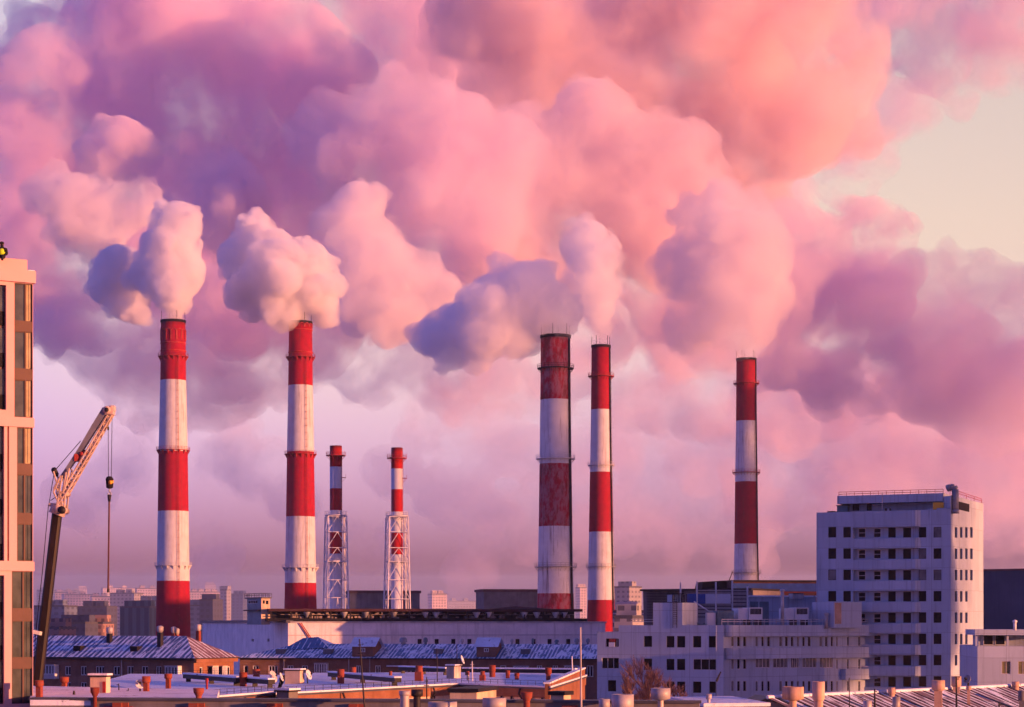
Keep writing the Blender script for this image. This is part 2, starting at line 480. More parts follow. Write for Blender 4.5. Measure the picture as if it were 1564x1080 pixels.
def chimney(label, D, cx, prof, bands, plats, mat, ladder_x, crown=False, brackets=True, duct=False, rods=4, group='tall striped chimneys'):
    k = D / F
    zz = lambda py: CAMH + (HY - py) * k
    base = at(cx, HY, D); base.z = 0
    t = thing('chimney', label, 'chimney', base, group)
    H = zz(prof[0][0])
    yb = HY + CAMH / k
    P = [(yb, interp(prof, yb))] + [(p, w) for p, w in reversed(prof)]
    mb = MB()
    pr = [(w * k, zz(p)) for p, w in P]
    rt = pr[-1][0]
    pr += [(rt * 0.86, H), (rt * 0.84, H - 6)]
    c0 = (base.x, base.y, 0)
    mb.lathe(c0, pr, 64)
    mb.lathe(c0, [(rt * 0.84, H - 6), (0.01, H - 6.1)], 64)
    edges = [zz(p) for p in reversed(bands)]
    redfirst = (len(bands) % 2 == 0)
    sh = mb.build('shaft', mat(H, edges, redfirst), t)
    # rim and raised ornament at the head
    mb = MB()
    mb.lathe(c0, [(rt * 1.0, H - 0.9), (rt * 1.05, H - 0.7), (rt * 1.05, H + 0.12), (rt * 0.84, H + 0.12)], 48)
    mb.build('rim', m_black, t)
    if crown:
        mb = MB()
        for py, h, ex in ((crown[0], 0.5, .25), (crown[1], .45, .3)):
            r = interp(prof, py) * k
            mb.lathe(c0, [(r, zz(py) - h), (r + ex, zz(py) - h * .5), (r + ex, zz(py)), (r, zz(py) + .1)], 48)
        n = 14
        for i in range(n):
            an = 2 * math.pi * (i + .5) / n
            r = interp(prof, crown[2]) * k
            z0, z1 = zz(crown[3]), zz(crown[2])
            mb.box((base.x + r * math.cos(an), base.y + r * math.sin(an), z0), (0.5, 0.55, z1 - z0), an)
        for i in range(n):
            a0 = 2 * math.pi * (i + .5) / n
            r = interp(prof, crown[2]) * k + .12
            pts = [Vector((base.x + r * math.cos(a0 + d * 2 * math.pi / n), base.y + r * math.sin(a0 + d * 2 * math.pi / n),
                           zz(crown[2]) - .2 + .8 * math.sin(math.pi * d))) for d in (0, .25, .5, .75, 1)]
            mb.path(pts, 0.2, 4)
        mb.build('crown_relief', m_redsteel, t)
    # service platforms
    for py, hw, wm in plats:
        r0, r1, z = interp(prof, py) * k, hw * k, zz(py)
        mb = MB()
        mb.lathe(c0, [(r0 - .1, z - .12), (r1, z - .12), (r1, z + .08), (r0 - .1, z + .08)], 48, smooth=False)
        if brackets:
            n = 16
            for i in range(n):
                an = 2 * math.pi * (i + .5) / n
                ca, sa = math.cos(an), math.sin(an)
                w = .28
                q = [(r0 - .05, z - .12), (r1 - .1, z - .12), (r0 - .05, z - 1.9)]
                v = []
                for sgn in (-w, w):
                    for r, zq in q: v.append((base.x + r * ca - sgn * sa, base.y + r * sa + sgn * ca, zq))
                mb.add(v, [(0, 1, 2), (5, 4, 3), (0, 3, 4, 1), (1, 4, 5, 2), (2, 5, 3, 0)])
        else:
            for i in range(24):
                an = 2 * math.pi * i / 24
                ca, sa = math.cos(an), math.sin(an)
                mb.tube((base.x + r0 * ca, base.y + r0 * sa, z - 1.4), (base.x + (r1 - .1) * ca, base.y + (r1 - .1) * sa, z - .1), .06, 4)
        pl = mb.build('platform', wm, t)
        mb = MB()
        for dz in (0.6, 1.25): mb.ring((base.x, base.y, z + dz), r1 - .05, 0.05, 36)
        for i in range(28):
            an = 2 * math.pi * i / 28
            mb.tube((base.x + (r1 - .05) * math.cos(an), base.y + (r1 - .05) * math.sin(an), z), (base.x + (r1 - .05) * math.cos(an), base.y + (r1 - .05) * math.sin(an), z + 1.25), .05, 4)
        mb.build('railing', wm, pl)
    # ladder with safety cage, following the taper
    an = math.asin(ladder_x)
    dx, dy = math.sin(an), -math.cos(an)
    tx, ty = -dy, dx
    mb = MB()
    ztop = zz(plats[0][0])
    nseg = 46
    prev = None
    for i in range(nseg + 1):
        z = 6 + (ztop - 6) * i / nseg
        r = interp(prof, HY - (z - CAMH) / k) * k + .25
        rows = [Vector((base.x + dx * r + tx * s, base.y + dy * r + ty * s, z)) for s in (-.3, .3)]
        out = Vector((base.x + dx * (r + .75), base.y + dy * (r + .75), z))
        if prev:
            for p, q in zip(prev[0], rows): mb.tube(p, q, .05, 4)
            mb.tube(prev[1], out, .04, 4)
        mb.path([rows[0], out + (rows[0] - rows[1]) * .4, out, out + (rows[1] - rows[0]) * .4, rows[1]], .05, 4)
        mb.tube(rows[0], rows[1], .04, 4)
        prev = (rows, out)
    mb.build('ladder', m_dark if duct else m_redsteel, t)
    if duct:
        an = math.asin(duct)
        dx, dy = math.sin(an), -math.cos(an)
        mb = MB()
        pts = []
        for i in range(13):
            z = 2 + (H - 3) * i / 12
            r = interp(prof, HY - (z - CAMH) / k) * k + .15
            pts.append(Vector((base.x + dx * r, base.y + dy * r, z)))
        mb.path(pts, .38, 8)
        mb.build('cable_duct', m_dark, t)
    for i in range(rods):
        an = 2 * math.pi * (i + .3) / rods
        mb = MB().tube((base.x + rt * math.cos(an), base.y + rt * math.sin(an), H - 1), (base.x + rt * math.cos(an), base.y + rt * math.sin(an), H + 3.6), .09, 5)
        mb.build('lightning_rod', m_dark, t)
    return t

bm_ = lambda nm, **kw: (lambda H, E, r: M_bands(nm, H, E, WHITE, RED, r, **kw))
chimney('leftmost red and white chimney, rising behind the brown brick house', 780, 264.5,
        [(490, 18.5), (583, 19.5), (690, 22), (781, 23.2), (888, 24.8), (980, 26.6)], [583, 690, 781, 889],
        [(545, 23, m_redsteel), (688, 25.5, m_redsteel), (864, 28, m_lightsteel)], bm_('paint_bright'), 0.47, crown=(524, 536, 506, 521))
chimney('red and white chimney behind the left end of the dark roof gallery', 800, 459,
        [(492, 17.5), (589, 18.7), (690, 20.6), (789, 22), (891, 23.8), (930, 24.6)], [589, 690, 789, 891],
        [(546, 22.5, m_redsteel), (694, 24.5, m_redsteel), (867, 28, m_lightsteel)], bm_('paint_second', streak=.6), 0.5, crown=(504, 538, 497, 501))
chimney('widest chimney, flaking faded red and white paint, under a blue plume', 640, 848.5,
        [(513, 22.5), (611, 23.3), (710, 24.5), (806, 25.8), (906, 27.6), (930, 28.2)], [611, 710, 806, 906],
        [(563, 28, m_dark), (701, 30, m_lightsteel), (866, 32.5, m_steel)], bm_('paint_flaking', peel=.6, streak=.95), 0.80, brackets=False, duct=0.86, rods=6)
chimney('slim red and white chimney right beside the flaking widest one', 770, 918,
        [(528, 14.5), (626, 15.4), (723, 17), (813, 18.5), (918, 20.5), (962, 21.6)], [626, 723, 813.5, 918],
        [(575, 20, m_redsteel), (711, 20.5, m_rustwhite), (866, 23, m_steel)], bm_('paint_slim', streak=.5), 0.8, brackets=False, duct=0.84, rods=5)
chimney('farthest right red and white chimney, behind the long blue banded shed', 900, 1139.8,
        [(548, 15), (643, 15.6), (737, 17), (831, 18), (885, 19)], [643, 737, 831],
        [(586, 19.8, m_redsteel), (722, 21.4, m_redsteel), (875, 23, m_steel)], bm_('paint_dull', streak=.7), 0.72, brackets=False, duct=0.86, rods=5)

# two slim steel stacks carried by white lattice towers
def lattice_stack(label, D, cx, top, hw, bands, plats, legs, levels, glossy):
    k = D / F
    zz = lambda py: CAMH + (HY - py) * k
    base = at(cx, HY, D); base.z = 0
    t = thing('lattice_stack', label, 'chimney', base, 'slim lattice stacks')
    H, r = zz(top), hw * k
    c0 = (base.x, base.y, 0)
    mb = MB().lathe(c0, [(r, 0), (r, H), (r * .85, H), (r * .83, H - 3), (.01, H - 3.1)], 40)
    mat = M_bands('paint_' + glossy, H, [zz(p) for p in reversed(bands)], WHITE, (0.45, .02, .015), False, streak=.35)
    mat.node_tree.nodes['Principled BSDF'].inputs['Roughness'].default_value = .38
    mb.build('shaft', mat, t)
    for py, w in plats:
        z, r1 = zz(py), w * k
        mb = MB().lathe(c0, [(r - .05, z - .1), (r1, z - .1), (r1, z + .1), (r - .05, z + .1)], 32, smooth=False)
        for i in range(10):
            an = 2 * math.pi * i / 10
            mb.tube((base.x + r * math.cos(an), base.y + r * math.sin(an), z - 1.3), (base.x + r1 * math.cos(an), base.y + r1 * math.sin(an), z), .06, 4)
        pl = mb.build('platform', m_redsteel if py < 720 else m_lightsteel, t)
        mb = MB()
        for dz in (.55, 1.15): mb.ring((base.x, base.y, z + dz), r1 - .05, .045, 28)
        for i in range(16):
            an = 2 * math.pi * i / 16
            mb.tube((base.x + r1 * math.cos(an), base.y + r1 * math.sin(an), z), (base.x + r1 * math.cos(an), base.y + r1 * math.sin(an), z + 1.15), .045, 4)
        mb.build('railing', m_redsteel if py < 720 else m_lightsteel, pl)
    mb = MB()
    z = zz(legs[2])
    mb.box((base.x + r + .5, base.y, z), (1.5, 1.3, .15)); mb.tube((base.x + r + 1.2, base.y, z), (base.x + r + 1.2, base.y, z + 1.2), .06, 4)
    mb.tube((base.x + r, base.y, z - 1.2), (base.x + r + 1.2, base.y, z), .06, 4)
    mb.build('side_step', m_redsteel, t)
    # square tower turned a little, splayed towards the ground
    ztop, rot = zz(levels[0]), math.radians(14)
    w0, w1 = legs[0] * k, legs[1] * k
    sl = (w1 - w0) / (zz(levels[0]) - zz(930))
    def corner(i, z):
        w = w0 + sl * (ztop - z)
        qx, qy = ((-1, -1), (1, -1), (1, 1), (-1, 1))[i % 4]
        s = w / (math.cos(rot) + math.sin(rot))
        return Vector((base.x + s * (qx * math.cos(rot) - qy * math.sin(rot)), base.y + s * (qx * math.sin(rot) + qy * math.cos(rot)), z))
    mb = MB()
    zs = [zz(p) for p in levels] + [0.0]
    for i in range(4):
        mb.tube(corner(i, zs[0]), corner(i, 0), .2, 6)
    for a, b in zip(zs, zs[1:]):
        for i in range(4):
            p, q = corner(i, b), corner(i + 1, b)
            mb.tube(p, q, .12, 5)
            mid = (corner(i, a) + corner(i + 1, a)) / 2
            mb.tube(p, mid, .11, 5); mb.tube(q, mid, .11, 5)
    for i in range(4): mb.tube(corner(i, zs[0]), corner(i + 1, zs[0]), .12, 5)
    mb.build('support_tower', m_lightsteel, t)
    mb = MB()
    for s in (-.25, .25): mb.tube((base.x + r * .9 + .3, base.y - r * .5 + s, 3), (base.x + r * .9 + .3, base.y - r * .5 + s, zz(plats[0][0])), .05, 4)
    for i in range(60): 
        z = 4 + i * (zz(plats[0][0]) - 4) / 60
        mb.tube((base.x + r * .9 + .3, base.y - r * .5 - .25, z), (base.x + r * .9 + .3, base.y - r * .5 + .25, z), .04, 4)
    mb.build('ladder', m_redsteel, t)
lattice_stack('slim banded stack in a white lattice tower, right next to a tall chimney', 620, 513, 681, 9.3, [713.5, 746.5, 780, 813, 846],
              [(696, 15), (787, 17), (857, 16.5)], (17.5, 20.5, 730), [789, 813, 837, 858, 886, 913], 'gloss')
lattice_stack('slim banded stack in a white lattice tower, standing apart in front of the grey box', 610, 606.3, 684, 8.9, [716.5, 748.5, 782, 814.5, 847],
              [(700, 15), (788, 17), (858, 16)], (17.5, 21, 731), [790, 813, 837, 858, 886, 915], 'satin')

# ------------------------------------------------------------------ windows
def window(face, r, parent, depth=0.22, nx=1, ny=1, bar=0.09, glass=None, frame=True, fm=None, off=0.0, name='window'):
    u0, u1, z0, z1 = r
    if frame:
        mb = MB()
        o1, o0 = off - depth + .08, off - depth
        for k in range(nx + 1):
            u = u0 + (u1 - u0) * k / nx
            s = 0 if k == 0 else (-bar if k == nx else -bar / 2)
            face.box(mb, u + s, u + s + bar, z0, z1, o0, o1)
        for k in range(ny + 1):
            z = z0 + (z1 - z0) * k / ny
            s = 0 if k == 0 else (-bar if k == ny else -bar / 2)
            for j in range(nx):
                a_, b_ = u0 + (u1 - u0) * j / nx + bar, u0 + (u1 - u0) * (j + 1) / nx - bar
                if b_ > a_: face.box(mb, a_, b_, z + s, z + s + bar, o0 + .005, o1 - .005)
        w = mb.build(name, fm or m_frame, parent)
        mb = MB().quad(face.pt(u0, z0, o0 + .03), face.pt(u1, z0, o0 + .03), face.pt(u1, z1, o0 + .03), face.pt(u0, z1, o0 + .03))
        mb.build('pane', glass or m_glass, w)
    else:
        mb = MB()
        face.box(mb, u0, u1, z0, z1, off - depth - .08, off - depth)
        w = mb.build(name, glass or m_glass, parent)
    return w

def shell(face, u0, u1, depth, z0, z1, mb, holes=(), rev=.3, skip_front=False, mat=0):
    """a building body: front wall with openings plus the other three walls"""
    if not skip_front: face.wall(mb, u0, u1, z0, z1, list(holes), mat, rev)
    A, B, C_, D_ = face.pt(u0, z0), face.pt(u1, z0), face.pt(u1, z0, -depth), face.pt(u0, z0, -depth)
    up = Vector((0, 0, z1 - z0))
    for p, q in ((B, C_), (C_, D_), (D_, A)):
        mb.quad(p, q, q + up, p + up, mat)

# ------------------------------------------------------------------ office tower
T = Face(1452, 300, -25)
S = Face(1452, 300, 65)
tu0, su1 = T.U(1247), S.U(1502)
tower = thing('office_tower', 'pale tall office block with rows of black windows and a rooftop penthouse', 'building', (T.o.x, T.o.y, 0))
zt_front, zt_side = T.Z(780.5, tu0 / 2), S.Z(756)
rows = [805 + 32.55 * i for i in range(8)]
cols = [(1265, 1277), (1288, 1299.5), (1311, 1322), (1334.5, 1345.5), (1356.7, 1368), (1379.5, 1391.5), (1403, 1414.7), (1425.8, 1437.8)]
RECESS = 0.9
ru0, ru1 = T.U(1303), T.U(1403.5)
holes, rec_holes, wins = [], [], []
for y in rows:
    for i, (x0, x1) in enumerate(cols):
        if 2 <= i <= 5:
            r = T.rect(x0, y + (2 if i < 4 else 1), x1, y + 16, -RECESS); rec_holes.append((r, i))
        else:
            r = T.rect(x0, y, x1, y + 16); holes.append(r); wins.append(r)
# loggia strips are openings in the front wall
strips = []
for y in rows:
    um = (ru0 + ru1) / 2
    strips.append((ru0, ru1, T.Z(y + 16.8, um), T.Z(y - .3, um)))
mb = MB()
T.wall(mb, tu0, 0, 0, zt_front, holes + strips, 0, .28)
sh_holes = []
for j, y in enumerate(rows):
    for i, (x0, x1) in enumerate(((1458.4, 1462.2), (1466.3, 1470), (1474.2, 1477.8), (1481.8, 1485.6))):
        if i == 3 and j > 2: continue
        sh_holes.append(S.rect(x0, y + .3, x1, y + 16.3))
S.wall(mb, 0, su1, 0, zt_side, sh_holes, 0, .3)
b0, b1, b2 = T.pt(tu0, 0), S.pt(su1, 0) + T.u * tu0, S.pt(su1, 0)
up = Vector((0, 0, zt_front))
mb.quad(b1, b0, b0 + up, b1 + up); mb.quad(b2, b1, b1 + up, b2 + up)
wall = mb.build('wall', m_white, tower)
mb = MB()
for (a, b, c, d) in strips:                                # back walls, floors and ceilings of the loggias
    hs = [r for r, i in rec_holes if c - .3 < (r[2] + r[3]) / 2 < d + .3]
    T.wall(mb, a, b, c, d, hs, 0, .2, -RECESS)
    T.box(mb, a, b, c - .25, c, -RECESS - .01, -.29)
    T.box(mb, a, b, d, d + .25, -RECESS - .01, -.29)
    for u in (a, b): mb.quad(T.pt(u, c, -.28), T.pt(u, c, -RECESS), T.pt(u, d, -RECESS), T.pt(u, d, -.28))
mb.build('loggia_wall', m_white, tower)
for r in wins: window(T, r, tower, .2, 1, 1, .07, fm=m_dark, glass=m_glass2 if rng.random() < .12 else None)
for r, i in rec_holes: window(T, r, tower, .12, 1, 1 if i > 3 else 2, .08, off=-RECESS, fm=m_rustwhite if i < 4 else m_dark)
for r in sh_holes: window(S, r, tower, .22, frame=False, name='narrow_window')
for j in range(8):                                         # parapet bands that stand proud in front of the loggias
    y = rows[j]
    zb = T.Z(y - .4, ru0 / 2)
    ztp = T.Z(rows[j - 1] + 17, ru0 / 2) if j else zt_front - .02
    mb = MB()
    T.box(mb, ru0 - .2, ru1 - .45, zb, ztp, .004, .5)
    p = [T.pt(ru1 - .45, zb, .5), T.pt(ru1 + .25, zb, .02), T.pt(ru1 + .25, zb, .004), T.pt(ru1 - .45, zb, .004)]
    mb.hexa(p + [Vector((q.x, q.y, ztp)) for q in p])
    mb.build('balcony_band', m_white, tower)
mb = MB()
zr = zt_front - .6
mb.add([T.pt(tu0 + .01, zr, -.01), T.pt(-.01, zr, -.01), S.pt(su1, zr, -.3), S.pt(su1, zr, -.3) + T.u * tu0], [(0, 1, 2, 3)])
mb.build('roof', m_grey, tower)
# penthouse under a wide roof slab
pu0, pu1 = T.U(1282, -2.5), T.U(1443, -2.5)
mb = MB(); T.box(mb, pu0, pu1, T.Z(766.8, pu0 / 2), T.Z(754.5, pu0 / 2), -9, -1.2)
slab = mb.build('roof_slab', m_white, tower)
q0 = T.U(1293, -3)
zh0, zh1 = zr, T.Z(767.2, q0 / 2)
ph = [T.rect(1302, 768.5, 1312.5, 780, -3.2), T.rect(1324, 768.5, 1331.5, 780, -3.2)]
mb = MB()
T.wall(mb, q0, pu1, zh0, zh1, ph, 0, .25, -3.2)
mb.quad(T.pt(q0, zh0, -3.2), T.pt(q0, zh0, -8.8), T.pt(q0, zh1, -8.8), T.pt(q0, zh1, -3.2))
mb.quad(T.pt(pu1, zh0, -3.2), T.pt(pu1, zh0, -8.8), T.pt(pu1, zh1, -8.8), T.pt(pu1, zh1, -3.2))
pent = mb.build('penthouse_wall', m_white, tower)
for r in ph: window(T, r, tower, .15, frame=False, off=-3.2)
mb = MB()
Y_ = Face(1425.5, T.pt(T.U(1425.5), 0).y + .08, 0); Y_.box(mb, 0, Y_.U(1441.5), zt_front - .3, Y_.Z(767.4), -.3, 0)
mb.build('yellow_cabinet', m_yellow, tower)
mb = MB()                                                   # gable end with a high opening on the sunny side
gu = S.U(1463.5); gz0, gz1 = S.Z(780.5), S.Z(768)
S.box(mb, .3, su1 - .02, zt_front - .05, zt_front + .25, -3.5, -.31)
mb.quad(T.pt(-.05, zt_front, -.6), T.pt(pu1, zt_front, -1.4), T.pt(pu1, zt_side - .1, -1.4), T.pt(-.05, zt_side - .1, -.6))
mb.build('parapet', m_white, tower)
mb = MB()
r = S.rect(1464, 768, 1480.5, 780.3); S.box(mb, r[0], r[1], r[2], r[3], -.05, .012)
mb.build('louvre_opening', m_black, tower)
mb = MB()
for y0 in (748.2, 751.5):
    mb.tube(T.pt(pu0 + .2, T.Z(y0, -8), -1.4), T.pt(pu1, T.Z(y0, -8), -1.4), .05, 4)
    mb.tube(T.pt(-.2, T.Z(y0, -8), -.5), S.pt(su1, S.Z(y0), -.3), .05, 4)
for i in range(14):
    u = pu0 + .2 + (pu1 - pu0 - .2) * i / 13
    mb.tube(T.pt(u, T.Z(755, -8), -1.4), T.pt(u, T.Z(748.2, -8), -1.4), .045, 4)
for i in range(5):
    p = T.pt(-.2, 0, -.5).lerp(S.pt(su1, 0, -.3), i / 4)
    mb.tube((p.x, p.y, zt_side), (p.x, p.y, S.Z(748.2)), .045, 4)
mb.build('railing', m_redsteel, tower)
mb = MB()
for px in (1346,): mb.tube(T.pt(T.U(px), zt_front, -.6), T.pt(T.U(px), T.Z(752, T.U(px)), -.6), .07, 5)
mb.build('flue_pipe', m_zinc, tower)
d = thing('ventilation_duct', 'bent grey duct hooking over the top of the tall office block', 'duct', T.pt(T.U(1457), zt_front, -1))
pts = [T.pt(T.U(1457), T.Z(778), -.9), T.pt(T.U(1457), T.Z(747), -.9), T.pt(T.U(1455), T.Z(744), -.9), T.pt(T.U(1450), T.Z(743.4), -.9), T.pt(T.U(1444), T.Z(745.6), -.9)]
MB().path(pts, .52, 14).build('duct_tube', m_steel, d)
MB().tube(pts[0] - Vector((0, 0, .6)), pts[0], .6, 14).build('duct_base', m_steel, d)
ub = thing('rooftop_unit', 'small cooling unit on the edge of the office tower roof, below the slab', 'air conditioner', T.pt(T.U(1352), zt_front, -1))
mb = MB(); T.box(mb, T.U(1350), T.U(1357.5), zt_front - .5, zt_front + .45, -1.4, -.5); mb.build('casing', m_dark, ub)
mb = MB(); T.box(mb, T.U(1354), T.U(1357), zt_front - .3, zt_front + .4, -.5, -.44); mb.build('fan_grille', m_zinc, ub)
hb = thing('roof_cabin', 'low blue grey metal cabin at the left end of the office tower roof', 'roof cabin', T.pt(T.U(1280), zt_front, -3))
mb = MB(); T.box(mb, T.U(1273), T.U(1289), zt_front - .6, T.Z(770.5, -14), -5, -2); mb.build('casing', m_teal, hb)
mb = MB(); T.box(mb, T.U(1272), T.U(1290), T.Z(770.5, -14), T.Z(769.5, -14), -5.2, -1.8); mb.build('lid', m_dark, hb)
mb = MB(); T.box(mb, T.U(1262), T.U(1272), zt_front - .6, zt_front + .22, -3, -.6); tag(mb.build('debris_heap', m_black, None, T.pt(T.U(1266), zt_front, -1)), 'dark heap of material lying at the left corner of the tower roof', 'debris')

# ------------------------------------------------------------------ office wing
A_ = Face(1105, 290, -20)
B_ = Face(1105, 290, 32)
au0 = A_.U(912); bu1 = B_.U(1332)
wing = thing('office_wing', 'low pale office wing with curved balcony bands and slit windows', 'building', (A_.o.x, A_.o.y, 0))
za = A_.Z(955, au0 / 2); za2 = A_.Z(965, au0)
ah = []
for (x0, y0, x1, y1) in ((925, 975, 950.5, 988.5), (919, 1004.5, 946, 1021.5), (928.5, 1039, 941, 1056),
                         (983.5, 971.5, 995.8, 988), (983.5, 1006, 995.8, 1023.5), (983.5, 1041, 995.8, 1058),
                         (1018, 971.5, 1030, 989), (1034, 971.5, 1046.5, 989), (1058.5, 971.5, 1071, 989), (1082.5, 971.5, 1095, 989),
                         (1018, 1006.5, 1030, 1023.5), (1034, 1006.5, 1046.5, 1023.5), (1058.5, 1006.5, 1095, 1023.5),
                         (1018, 1041, 1030, 1058.3), (1034, 1041, 1046.5, 1058.3), (1058.5, 1041, 1071, 1058.3), (1083.5, 1041, 1095, 1058.3)):
    ah.append(A_.rect(x0, y0, x1, y1))
um = A_.U(945)
mb = MB()
A_.wall(mb, um, 0, 0, za, [h for h in ah if h[0] > um], 0, .3)
A_.wall(mb, au0, um, 0, za2, [h for h in ah if h[0] < um], 0, .3)
mb.quad(A_.pt(um, za2), A_.pt(um, za2, -12), A_.pt(um, za, -12), A_.pt(um, za))
mb.quad(A_.pt(au0, 0, -14), A_.pt(au0, 0), A_.pt(au0, za2), A_.pt(au0, za2, -14))
BREC = .8
slit = [(1117, 1121.2), (1126, 1130.6), (1135.2, 1140), (1154, 1158), (1163, 1167), (1172, 1176.3), (1190.3, 1195), (1199.2, 1203.6), (1208, 1212),
        (1217, 1220.8), (1225.6, 1229.6), (1234, 1238.4), (1251.6, 1256), (1260.3, 1264), (1269, 1272.6), (1277.2, 1279.8), (1294, 1296.8), (1311, 1314)]
bh = []
for x0, x1 in slit: bh.append(B_.rect(x0, 972.3, x1, 987.5, -BREC))
for x0, x1 in slit[:3] + slit[15:]: bh.append(B_.rect(x0, 1006.5, x1, 1022, -BREC))
wide = [(1154, 1176), (1181, 1203), (1208, 1220.5), (1225.5, 1247), (1252, 1272.5)]
wide_r = [B_.rect(x0, 1004, x1, 1020, -BREC) for x0, x1 in wide]
for x0, x1 in slit: bh.append(B_.rect(x0, 1040, x1, 1056, -BREC))
zb_top = B_.Z(955, bu1 / 2)
B_.wall(mb, -BREC, bu1, 0, zb_top, bh + wide_r, 0, .2, -BREC)
mb.build('wall', m_white, wing)
for h in ah:
    w = h[1] - h[0]
    window(A_, h, wing, .2, 3 if w > 2 else 1, 1, .07, fm=m_dark if w < 2 else m_rustwhite)
for i, h in enumerate(bh): window(B_, h, wing, .14, 1, 1, .06, fm=m_rustwhite, off=-BREC, name='narrow_window', glass=m_glass if i % 3 else m_glass2)
for h in wide_r: window(B_, h, wing, .14, 4, 1, .08, fm=m_rustwhite, off=-BREC, glass=m_glass2)
for y0, y1, xs in ((955, 971.6, 1112), (989, 1005.5, 1112), (1023, 1039.5, 1290)):
    mb = MB()
    n = 8
    ua = B_.U(xs)
    zl, zh = B_.Z(y1, bu1 / 2), B_.Z(y0, bu1 / 2) + (.01 if y0 == 955 else 0)
    out = [B_.pt(bu1 + 1.6, 0, .2), B_.pt(bu1 + 1.6, 0, -BREC + .004)]
    rad = .9 if xs < 1200 else .06
    arc = [B_.pt(ua + rad - rad * math.sin(q * math.pi / 2 / n), 0, .2 - (BREC + .19) * (1 - math.cos(q * math.pi / 2 / n))) for q in range(n + 1)]
    poly = [(p.x, p.y) for p in arc] + [(out[1].x, out[1].y), (out[0].x, out[0].y)]
    mb.prism(poly, zl, zh)
    mb.build('balcony_band', m_white, wing)
mb = MB()
for y0 in (969.5, 1003.2):
    z = B_.Z(y0 - 17, bu1 / 2)
    z = B_.Z(y0 + 18 - 1.2, bu1 / 2)
    mb.tube(B_.pt(B_.U(1278), z, .1), B_.pt(bu1, z, .1), .045, 4)
mb.build('handrail', m_rustwhite, wing)
mb = MB()
z = za - .5
mb.add([A_.pt(um + .02, z, -.02), A_.pt(0, z, -.02), B_.pt(0, z, -BREC - .01), B_.pt(bu1, z, -BREC - .01), B_.pt(bu1, z, -20), A_.pt(um + .02, z, -16)], [(0, 1, 2, 3, 4, 5)])
mb.add([A_.pt(au0 + .02, za2 - .3, -.02), A_.pt(um - .02, za2 - .3, -.02), A_.pt(um - .02, za2 - .3, -13), A_.pt(au0 + .02, za2 - .3, -13)], [(0, 1, 2, 3)])
mb.build('roof', m_grey, wing)
hd0, hd1 = A_.U(997.5), A_.U(1042)
zh = A_.Z(920.5, -6)
mb = MB(); A_.box(mb, hd0, hd1, za - .45, zh, -5.5, -.01)
E_ = Face(1042, (A_.o + A_.u * hd1).y, 52)
E_.box(mb, .02, E_.U(1065), za - .45, zh, -5, 0)
mb.build('stairhead', m_white, wing)
mb = MB()
for s in (0, .6): mb.tube(A_.pt(hd1 - 1.4 + s, za - .4, .12), A_.pt(hd1 - 1.4 + s, zh + .8, .12), .05, 4)
for i in range(14): mb.tube(A_.pt(hd1 - 1.4, za + .2 + i * .28, .12), A_.pt(hd1 - .8, za + .2 + i * .28, .12), .04, 4)
mb.build('ladder', m_dark, wing)
mb = MB()
for y0 in (946, 949.5):
    mb.tube(A_.pt(A_.U(963), A_.Z(y0, -12), -.2), A_.pt(hd0, A_.Z(y0, -6), -.2), .05, 4)
    mb.tube(B_.pt(0.4, B_.Z(y0), -.9), B_.pt(bu1, B_.Z(y0, bu1), -.9), .05, 4)
for i in range(26):
    u = .4 + (bu1 - .5) * i / 25
    mb.tube(B_.pt(u, za - .5, -.9), B_.pt(u, B_.Z(946, u), -.9), .05, 4)
mb.build('railing', m_rustwhite, wing)

# terrace block where wing and tower meet
mb = MB()
G_ = Face(1273.5, 299.5, 32)
G_.box(mb, 0, G_.U(1316), za - .4, G_.Z(919.5, 4), -5, 0)
o = mb.build('terrace_block', m_plaster if False else m_white, tower)
mb = MB(); G_.box(mb, G_.U(1275), G_.U(1285), za + .2, G_.Z(921, 1), .0, .03)
mb.build('patched_panel', M('bare_plaster', (0.48, 0.30, 0.2), var=.3), tower)

def ac_unit(px0, px1, py0, py1, D, label):
    f = Face((px0 + px1) / 2, D, 12)
    r = f.rect(px0, py0, px1, py1)
    t = thing('air_conditioner', label, 'air conditioner', f.pt(0, r[2]), 'large rooftop cooling units')
    mb = MB(); f.box(mb, r[0], r[1], r[2] + .25, r[3], -3.2, 0); mb.build('casing', m_frame, t)
    mb = MB(); f.box(mb, r[0] + .18, r[1] - .18, (r[2] + r[3]) / 2 + .05, r[3] - .15, 0, .02); gr = mb.build('fan_grille', m_dark, t)
    mb = MB()
    for i in range(9):
        u = r[0] + .2 + (r[1] - r[0] - .4) * i / 8
        mb.tube(f.pt(u, (r[2] + r[3]) / 2 + .05, .04), f.pt(u, r[3] - .15, .04), .03, 4)
    mb.build('slat', m_steel, gr)
    for i in range(2):
        mb = MB(); f.box(mb, r[0] + .1 + i * (r[1] - r[0] - .35), r[0] + .25 + i * (r[1] - r[0] - .35), za - .5, r[2] + .25, -3, -.1); mb.build('leg', m_dark, t)
    mb = MB(); f.box(mb, r[0] - 1.6, r[0] - .05, r[2] + .3, r[3] - .1, -3, -.3); mb.build('coil_housing', m_frame, t)
ac_unit(1144, 1164.5, 928, 949.5, 297, 'white cooling unit on the wing roof beside the teal cabinet')
ac_unit(1215, 1235, 928, 949.5, 302, 'white cooling unit on the wing roof nearest the office tower')
f = Face(1095, 296, 12)
t = thing('switch_cabinet', 'teal grey metal cabinet standing on the wing roof', 'cabinet', f.pt(0, za))
r = f.rect(1095.5, 933, 1121, 953.5)
mb = MB(); f.box(mb, r[0], r[1], za - .5, r[3], -2, 0); body = mb.build('casing', m_teal, t)
